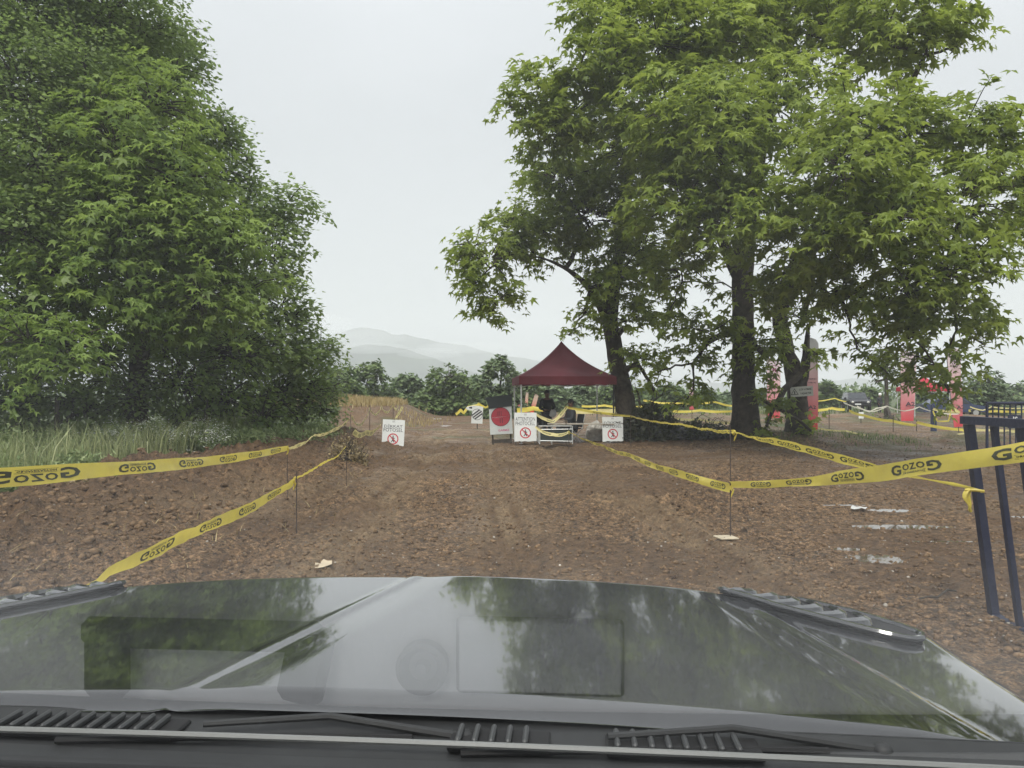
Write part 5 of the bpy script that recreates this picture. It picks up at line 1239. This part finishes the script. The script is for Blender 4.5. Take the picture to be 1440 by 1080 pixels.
# ------------------------------------------------------------------ steel barriers
BLUE = material('navy_barrier_paint', (.008, .013, .045), rough=.5, var=.25, scale=7, spec=.4, col2=(.022, .026, .055), bump=.2, bscale=30)
def steel_gate():
    A = np.array([px(1398, 5.4), 5.4, pz(868, 5.4)]); D = np.array([-.055, -1.0, -.0]); LN = np.array([-.13, .0, 1.0])   # base line, lean
    r = empty('steel_barrier', A, 0, 'blue black steel barrier leaning in at the right edge with tape tied to its post', 'barrier')
    def at(t, h): return D * t + LN * h
    H_ = 1.345
    def bar(t, w, name='bar', h0=.0, h1=H_):
        a, b_ = at(t, h0), at(t, h1); m_ = MB(); hw = w / 2
        V = [c + np.array([sx_ * hw * .9, sy_ * hw, 0]) for c in (a, b_) for sx_, sy_ in ((-1, -1), (1, -1), (1, 1), (-1, 1))]
        m_.add(V, [[0, 3, 2, 1], [4, 5, 6, 7], [0, 1, 5, 4], [1, 2, 6, 5], [2, 3, 7, 6], [3, 0, 4, 7]]); return m_.build(name, BLUE, r)
    bar(0, .058, 'post', -.03, H_)
    for k in range(1, 11): bar(.02 + .285 * k, .038 if k % 3 else .056)
    for h, nm in ((H_ + .03, 'top_rail'), (.0, 'bottom_rail')):
        a, b_ = at(-.06, h), at(3.3, h); hw = .030
        V = [c + np.array([sx_ * hw, 0, sz_ * hw * .9]) for c in (a, b_) for sx_, sz_ in ((-1, -1), (1, -1), (1, 1), (-1, 1))]
        MB().add(V, [[0, 3, 2, 1], [4, 5, 6, 7], [0, 1, 5, 4], [1, 2, 6, 5], [2, 3, 7, 6], [3, 0, 4, 7]]).build(nm, BLUE, r)
steel_gate()
def crowd_barrier():
    d = 17.5; x0 = px(1388, d); x1 = x0 + 2.3; g = H1(x0, d); zt = pz(567, d) - g
    r = empty('crowd_barrier', (x0, d, g), math.radians(3), 'upright dark blue crowd barrier standing behind the leaning one', 'barrier')
    for x in (0, 2.3): MB().tube([[x, 0, -.05], [x, 0, zt]], .032, 8).build('post', BLUE, r, smooth=True)
    for z, nm in ((zt, 'top_rail'), (.18, 'bottom_rail')): MB().tube([[-.02, 0, z], [2.32, 0, z]], .034, 8).build(nm, BLUE, r, smooth=True)
    for k in range(1, 17): MB().tube([[k * .135, 0, .18], [k * .135, 0, zt]], .017, 6).build('bar', BLUE, r)
    MB().box((.62, -.05, .95), (.34, .006, .30)).build('notice', BLUE, r)
    m_ = MB()
    for t, z in (('IS', 1.0), ('31', .88)):
        V_, F_ = text_mesh(t, .16, .004, 1, 1); m_.add([[a + .62, -.056, z + b_] for a, b_ in V_], F_)
    m_.build('lettering', WHITE, r)
    for x in (.3, 2.0): MB().tube([[x, -.28, .02], [x, 0, .06], [x, .28, .02]], .018, 6).build('foot', BLUE, r)
crowd_barrier()

# litter and odd bits
PLA = material('white_litter', (.62, .62, .6), rough=.5, trans=.2)
for (p, q, lb) in [(555, 795, 0), (455, 795, 'pale flat scrap in the mud near the bonnet, left of centre'), (385, 679, 'crumpled white bag on the soil bank just left of the rod'), (1208, 720, 'pale strip lying in the mud below the crossing tapes'), (613, 591, 'white scrap beside the track behind the left sign'), (628, 600, 'pale strip at the end of the track'), (1008, 762, 0), (790, 690, 0), (690, 820, 0)]:
    if not lb: continue
    d = 1686 / (q - HZ); x = px(p, d); w = .05 + .012 * d ** .8
    V = np.stack(np.meshgrid(np.linspace(-1, 1, 7), np.linspace(-1, 1, 5), indexing='ij'), -1).reshape(-1, 2)
    Z = .035 * fbm(V[:, 0] * 1.6 + p, V[:, 1] * 1.6, 3, 5) + .03
    V3 = np.c_[V[:, 0] * w * (1 + .2 * V[:, 1]), V[:, 1] * w * .7, np.abs(Z)]
    i = np.arange(6)[:, None] * 5; j = np.arange(4)[None]; Fq = np.stack([i + j, i + 5 + j, i + 5 + j + 1, i + j + 1], -1).reshape(-1, 4)
    o = mesh_np('litter', V3, [Fq], PLA if p != 455 else material('pale_clay', (.46, .38, .27), rough=.7), smooth=True); o.location = (x, d, H1(x, d, True) + .01); o.rotation_euler = (0, 0, rng.uniform(0, 3)); tag(o, lb, 'litter')
o = MB().tube(curve_between((-.16, 0, .02), (.17, .1, .05), 5, .05, .04), .008, 5).build('stick', DEAD if False else BARK2); x = px(1323, 5.7); o.location = (x, 5.7, H1(x, 5.7, True) + .01); tag(o, 'short stick lying on the mud near the steel barrier', 'stick')
mb = MB()
for k in range(7): mb.tube([[0, 0, k * 8], [0, 0, (k + 1) * 8]], [.9 - k * .1, .8 - k * .1], 4)
for zz in (36, 44, 52): mb.tube([[-5, 0, zz], [5, 0, zz]], .4, 4)
o = mb.build('pylon', DARKM); o.location = (px(462, 700), 700, 0); tag(o, 'faint electricity pylon in the haze above the far trees', 'pylon')

# ------------------------------------------------------------------ the car the picture is taken from
CAR = empty('own_car', (0, 0, 0), math.radians(-4.4), 'dark off-road car seen from inside over its dusty bonnet', 'car')
CP = material('bonnet_paint', (.020, .021, .023), rough=.13, spec=.6, var=.35, scale=4, coat=.9)
_n, _k = nodes(CP); _b = _n['Principled BSDF']
_t = _n.new('ShaderNodeTexCoord'); _z = _n.new('ShaderNodeTexNoise'); _z.inputs['Scale'].default_value = 5; _z.inputs['Detail'].default_value = 8; _z.inputs['Roughness'].default_value = .7
_k(_t.outputs['Object'], _z.inputs['Vector']); _m = _n.new('ShaderNodeMapRange'); _m.inputs[1].default_value = .3; _m.inputs[2].default_value = .75; _m.inputs[3].default_value = .03; _m.inputs[4].default_value = .15
_k(_z.outputs['Fac'], _m.inputs[0]); _k(_m.outputs[0], _b.inputs['Roughness'])
def veil_dash():  # front painted paler so its reflection veils the bonnet, not the trees
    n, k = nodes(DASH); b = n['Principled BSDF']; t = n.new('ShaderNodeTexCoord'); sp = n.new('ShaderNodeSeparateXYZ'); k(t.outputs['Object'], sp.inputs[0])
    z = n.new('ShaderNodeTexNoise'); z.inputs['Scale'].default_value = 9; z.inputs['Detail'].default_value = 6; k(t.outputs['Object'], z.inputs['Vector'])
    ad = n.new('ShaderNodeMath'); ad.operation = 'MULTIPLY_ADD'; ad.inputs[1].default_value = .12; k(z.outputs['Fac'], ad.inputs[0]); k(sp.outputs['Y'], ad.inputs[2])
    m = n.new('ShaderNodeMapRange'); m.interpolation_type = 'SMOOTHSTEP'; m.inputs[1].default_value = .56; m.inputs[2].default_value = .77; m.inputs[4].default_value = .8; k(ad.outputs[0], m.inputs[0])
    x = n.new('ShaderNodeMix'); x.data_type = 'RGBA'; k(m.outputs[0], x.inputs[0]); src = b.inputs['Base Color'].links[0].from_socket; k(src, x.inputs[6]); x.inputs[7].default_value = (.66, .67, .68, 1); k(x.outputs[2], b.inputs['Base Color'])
BLK = material('black_plastic', (.018, .019, .020), rough=.6, var=.2, scale=20)
VEIL = material('pale_veil_panel', (.52, .53, .55), rough=.8, var=.08, scale=90)  # unused; pale panel colour made to brighten the veil over the bonnet
DASH = material('veil_dashboard', (.10, .103, .107), rough=.85, var=.12, scale=160, bump=.3, bscale=300)
veil_dash()
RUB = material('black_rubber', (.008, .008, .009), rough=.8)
UC, HWD = -.28, .92
def hood_z(u, v):
    o_ = np.abs(u - UC); z = 1.176 - .030 * (o_ / .7) ** 2.4 - .12 * ss(.88, 1.03, o_) ** 2 - 1.2 * np.clip(o_ - .97, 0, 1)
    z = z - .014 * (1.0 - np.clip(v, .8, 1.7) / 1.7) * 0 + .012 * (1.6 - v)
    # bulge with two creases that open towards the windscreen
    il = -.307 - (1.62 - v) * .255; ir = .30 + (1.62 - v) * .27
    z = z + .005 * ss(-.02, .10, u - il) * ss(-.02, .10, ir - u)
    z = z + .003 * np.exp(-((u - il) / .012) ** 2) + .003 * np.exp(-((u - ir) / .012) ** 2)
    # nose rolls over
    z = z - .55 * np.clip(v - 1.56 + .05 * (o_ / .9) ** 2, 0, 1) ** 1.7 * 3.2
    # rear lip
    z = z - .016 * ss(.93, .905, v + 0 * u)
    return z
def hood():
    us = np.linspace(UC - 1.08, UC + 1.08, 260); vs = np.concatenate([np.linspace(.90, 1.5, 80), np.linspace(1.505, 1.95, 90)])
    U, V_ = np.meshgrid(us, vs, indexing='ij'); Z = hood_z(U, V_)
    V = np.stack([U, V_, Z], -1).reshape(-1, 3); nv = len(vs)
    i = np.arange(len(us) - 1)[:, None] * nv; j = np.arange(nv - 1)[None]
    Fq = np.stack([i + j, i + nv + j, i + nv + j + 1, i + j + 1], -1).reshape(-1, 4)
    h = mesh_np('bonnet', V, [Fq], CP, CAR)
    MB().box((UC, 1.25, .72), (1.5, .6, .7)).build('inner_bay', BLK, CAR)
    return h
HOOD = hood()
# vents with louvres
def vent(sgn):
    # centre line from inner front to outer rear
    a = np.array([.315, 1.585]); b_ = np.array([.585, 1.375])
    if sgn < 0: a = np.array([2 * UC - a[0] - .08, a[1] - .02]); b_ = np.array([2 * UC - b_[0] - .06, b_[1]])
    dr = (b_ - a); Ln = np.linalg.norm(dr); dr /= Ln; nr = np.array([-dr[1], dr[0]]) if sgn > 0 else np.array([dr[1], -dr[0]])
    def P3(t, w, h): q = a + dr * t * Ln + nr * w; return [q[0], q[1], float(hood_z(q[0], q[1])) + h]
    base = MB(); n = 22; out_ = []
    for k in range(n):
        th = 2 * math.pi * k / n; ct, st = math.cos(th), math.sin(th); t = .5 + .54 * np.sign(ct) * abs(ct) ** .7; w = .058 * np.sign(st) * abs(st) ** .7; out_.append((t, w))
    lo = [P3(t, w, .002) for t, w in out_]; hi = [P3(.5 + (t - .5) * .96, w * .86, .009) for t, w in out_]
    base.add(lo + hi, [[i, (i + 1) % n, n + (i + 1) % n, n + i] for i in range(n)] + [list(range(n, 2 * n))])
    v = base.build('bonnet_vent', RUB, CAR)
    rim = [P3(t, w * .98, .010) for t, w in out_]; rim.append(rim[0]); MB().tube(rim, .0055, 6, cap=False).build('vent_rim', CP, v, smooth=True)
    for k in range(6):
        t0 = .02 + k * .125; sl = []
        for i in range(13):
            w = -.050 + .10 * i / 12; bow = .10 * (1 - ((i - 6) / 6) ** 2); lift = .007 * (1 - ((i - 6) / 6) ** 2)
            sl.append(P3(t0 + bow, w, .008)); sl.append(P3(t0 + bow + .012, w, .012 + lift)); sl.append(P3(t0 + bow + .045, w, .011 + lift * .7)); sl.append(P3(t0 + bow + .060, w, .006))
        MB().add(sl, [[i * 4 + r, i * 4 + r + 1, (i + 1) * 4 + r + 1, (i + 1) * 4 + r] for i in range(12) for r in (0, 1, 2)]).build('louvre', CP, v, smooth=True)
vent(1); vent(-1)
# cowl between bonnet and windscreen
def strip(name, u0, u1, v0, v1, z0, z1, mat, n=40, parent=CAR, wob=0):
    us = np.linspace(u0, u1, n); V = []
    for u in us: V += [[u, v0 - .02 * (abs(u - UC) / .9) ** 2, z0], [u, v1 - .02 * (abs(u - UC) / .9) ** 2, z1]]
    return MB().add(V, [[2 * i, 2 * i + 2, 2 * i + 3, 2 * i + 1] for i in range(n - 1)]).build(name, mat, parent, smooth=True)
COWL = strip('cowl_panel', UC - .95, UC + .95, .775, .915, 1.150, 1.165, BLK)
strip('cowl_front', UC - .95, UC + .95, .912, .94, 1.165, 1.10, BLK)
def cowl_grille(u0, n, name='cowl_grille'):
    g = MB().box((u0 + n * .009, .862, 1.163), (n * .0185 + .02, .05, .006), bev=.002).build(name, RUB, CAR)
    for k in range(n): 
        s = MB().box((u0 + k * .0185, .862, 1.170), (.006, .042, .008), bev=.002).build('slat', material('grey_slat', (.05, .052, .054), rough=.5) if k == 0 and 'grey_slat' not in bpy.data.materials else bpy.data.materials['grey_slat'], g)
for u0, n in ((-.66, 11), (-.125, 5), (.05, 8)): cowl_grille(u0, n)
STR = material('pale_seal', (.20, .205, .20), rough=.4, spec=.5)
MB().tube([[UC - .9 + .1 * i, .832 - .02 * ((i * .1 - .9) / .9) ** 2, 1.172] for i in range(19)], .0035, 6).build('windscreen_seal', STR, CAR, smooth=True)
# wipers lying on the cowl
def wiper(u0, u1, vv):
    w = empty('wiper', (0, 0, 0)); w.parent = CAR
    piv = np.array([u0, vv + .03, 1.160]); tip = np.array([u1, vv - .005, 1.162])
    MB().ell(piv, (.012, .012, .009), 12, 6).tube([piv, piv * .6 + tip * .4 + np.array([0, .02, .016]), piv * .25 + tip * .75 + np.array([0, .008, .012])], [.0055, .0045, .004], 8).build('wiper_arm', BLK, w, smooth=True)
    MB().tube([tip + (piv - tip) * t + np.array([0, -.004, .003 * math.sin(t * 3.1)]) for t in np.linspace(-.15, .85, 8)], .004, 6).build('wiper_blade', RUB, w, smooth=True)
wiper(-.12, -.52, .845); wiper(.34, -.06, .848)
# dashboard and what lies on it
zd = 1.085
DB = empty('dashboard', (0, 0, 0)); DB.parent = CAR
us = np.linspace(UC - .85, UC + .85, 30); vs = np.linspace(-.15, .79, 30)
U, V_ = np.meshgrid(us, vs, indexing='ij'); Z = zd + .0 * V_ - .10 * ss(.25, -.15, V_)
i = np.arange(29)[:, None] * 30; j = np.arange(29)[None]
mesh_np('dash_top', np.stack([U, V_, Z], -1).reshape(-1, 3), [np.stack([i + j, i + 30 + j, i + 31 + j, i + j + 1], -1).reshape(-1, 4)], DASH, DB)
strip('veil_dark_strip', UC - .84, UC + .84, .745, .785, zd + .006, zd + .006, RUB, parent=DB)  # black strip added to darken the glass reflection over the cowl
MB().box((UC, .792, 1.118), (1.75, .022, .07), bev=.005).build('dash_edge', RUB, DB)
def lathe_ring(name, c, r, h, mat):
    n = 28; V = []; prof = [(r, 0), (r, h), (r * .82, h + .004), (r * .55, h * .4), (r * .3, h * .35), (r * .2, h), (.0005, h)]
    for rr, zz in prof: V += [[c[0] + rr * math.cos(2 * math.pi * k / n), c[1] + rr * math.sin(2 * math.pi * k / n), c[2] + zz] for k in range(n)]
    return MB().add(V, [[a * n + k, a * n + (k + 1) % n, (a + 1) * n + (k + 1) % n, (a + 1) * n + k] for a in range(len(prof) - 1) for k in range(n)]).build(name, mat, DB, smooth=True)
lathe_ring('speaker_dome', (-.165, .697, zd + .002), .029, .016, material('grey_dome', (.23, .235, .24), rough=.5))
# grab handle: a bar with two feet
HM = material('grab_handle_black', (.006, .006, .007), rough=.7)
MB().box((-.41, .661, zd + .028), (.28, .034, .022), bev=.009).box((-.522, .692, zd + .025), (.052, .088, .022), bev=.009).box((-.292, .692, zd + .025), (.052, .088, .022), rot=(0, 0, .22), bev=.009).build('grab_handle', HM, DB, smooth=True)
MB().box((-.035, .682, zd + .008), (.185, .085, .010), bev=.004).build('phone_screen', material('black_glass', (.01, .011, .012), rough=.03, spec=1.0, coat=1), DB, smooth=True)
bpy.data.materials['black_glass'].node_tree.nodes['Principled BSDF'].inputs['IOR'].default_value = 2.3
CB = empty('cabin', (0, 0, 0)); CB.parent = CAR; INT = material('cabin_lining', (.12, .12, .12), rough=.9)
MB().box((UC, -1.05, 1.995), (1.6, 2.08, .045), bev=.015).build('roof', CP, CB)
MB().box((UC, -1.05, 1.965), (1.55, 2.05, .01)).build('headliner', INT, CB)
for s_ in (-1, 1):
    MB().box((UC + s_ * .86, -.65, .82), (.07, 2.8, .72), bev=.02).build('side_door', CP, CB)
    MB().tube([[UC + s_ * .86, .80, 1.14], [UC + s_ * .77, -.03, 1.97]], .03, 8).build('windscreen_pillar', CP, CB, smooth=True)
    MB().tube([[UC + s_ * .85, -.75, 1.14], [UC + s_ * .78, -.8, 1.97]], .035, 8).build('door_pillar', CP, CB, smooth=True)
    MB().box((UC + s_ * .82, -1.9, 1.57), (.06, .35, .80), bev=.02).build('rear_quarter', CP, CB)
MB().box((UC, -2.06, .95), (1.7, .06, 1.0), bev=.02).build('tailgate', CP, CB); MB().box((UC, -.65, .48), (1.66, 2.8, .05)).build('cabin_floor', INT, CB)
for s_ in (-.4, .4): MB().box((UC + s_, -.65, .80), (.5, .5, .25), bev=.05).box((UC + s_, -.92, 1.15), (.5, .16, .7), bev=.05).build('front_seat', BLK, CB)
# windscreen: one sloping pane
GL = bpy.data.materials.new('windscreen_glass'); GL.use_nodes = True; _n, _k = nodes(GL); _n.remove(_n['Principled BSDF'])
g_ = _n.new('ShaderNodeNewGeometry'); dp = _n.new('ShaderNodeVectorMath'); dp.operation = 'DOT_PRODUCT'; _k(g_.outputs['Normal'], dp.inputs[0]); _k(g_.outputs['Incoming'], dp.inputs[1])
ab = _n.new('ShaderNodeMath'); ab.operation = 'ABSOLUTE'; _k(dp.outputs['Value'], ab.inputs[0]); om = _n.new('ShaderNodeMath'); om.operation = 'SUBTRACT'; om.inputs[0].default_value = 1; _k(ab.outputs[0], om.inputs[1])
pw = _n.new('ShaderNodeMath'); pw.operation = 'POWER'; pw.inputs[1].default_value = 5; _k(om.outputs[0], pw.inputs[0]); ma = _n.new('ShaderNodeMath'); ma.operation = 'MULTIPLY_ADD'; ma.inputs[1].default_value = .9; ma.inputs[2].default_value = .115; _k(pw.outputs[0], ma.inputs[0])
tr = _n.new('ShaderNodeBsdfTransparent'); tr.inputs[0].default_value = (.97, .985, .975, 1); gl = _n.new('ShaderNodeBsdfGlossy'); gl.inputs['Roughness'].default_value = .02
m1 = _n.new('ShaderNodeMixShader'); _k(ma.outputs[0], m1.inputs[0]); _k(tr.outputs[0], m1.inputs[1]); _k(gl.outputs[0], m1.inputs[2])
df = _n.new('ShaderNodeBsdfTranslucent'); df.inputs[0].default_value = (.75, .78, .78, 1); m2 = _n.new('ShaderNodeMixShader')
tx = _n.new('ShaderNodeTexCoord'); nn = _n.new('ShaderNodeTexNoise'); nn.inputs['Scale'].default_value = 4; nn.inputs['Detail'].default_value = 5; _k(tx.outputs['Object'], nn.inputs['Vector'])
mr = _n.new('ShaderNodeMapRange'); mr.inputs[1].default_value = .35; mr.inputs[2].default_value = .8; mr.inputs[3].default_value = .004; mr.inputs[4].default_value = .032; _k(nn.outputs['Fac'], mr.inputs[0])
_k(mr.outputs[0], m2.inputs[0]); _k(m1.outputs[0], m2.inputs[1]); _k(df.outputs[0], m2.inputs[2]); _k(m2.outputs[0], _n['Material Output'].inputs['Surface'])
ws = MB().add([[UC - .85, .80, 1.145], [UC + .85, .80, 1.145], [UC + .75, -.02, 1.965], [UC - .75, -.02, 1.965]], [[0, 1, 2, 3]]).build('windscreen', GL, CAR)

# ------------------------------------------------------------------ mist clinging to the hills
MIST = bpy.data.materials.new('mist_air'); MIST.use_nodes = True; _n, _k = nodes(MIST); _n.remove(_n['Principled BSDF'])
pm = _n.new('ShaderNodeVolumePrincipled'); pm.inputs['Color'].default_value = (.97, .98, 1, 1); pm.inputs['Density'].default_value = .004; _k(pm.outputs[0], _n['Material Output'].inputs['Volume'])
for (p, q, d, a, b, c) in [(470, 474, 1600, 150, 60, 22), (520, 490, 1600, 90, 50, 12), (605, 497, 1600, 70, 50, 12), (655, 489, 2300, 150, 60, 18), (420, 455, 1600, 120, 60, 26)]:
    o = MB().ell((0, 0, 0), (a, b, c), 24, 14, .06).build('mist', MIST, smooth=True); o.location = pt(p, q, d); tag(o, kind='stuff')
# ------------------------------------------------------------------ haze
hz = MB().box((0, 0, 0), (6800, 6800, 322)).build('haze'); hz.location = (0, 0, 159.5)
HM_ = bpy.data.materials.new('haze_air'); HM_.use_nodes = True; _n, _k = nodes(HM_); _n.remove(_n['Principled BSDF'])
pv = _n.new('ShaderNodeVolumePrincipled'); pv.inputs['Color'].default_value = (.95, .97, 1, 1); pv.inputs['Density'].default_value = .00058; _k(pv.outputs[0], _n['Material Output'].inputs['Volume'])
hz.data.materials.append(HM_); tag(hz, kind='stuff')
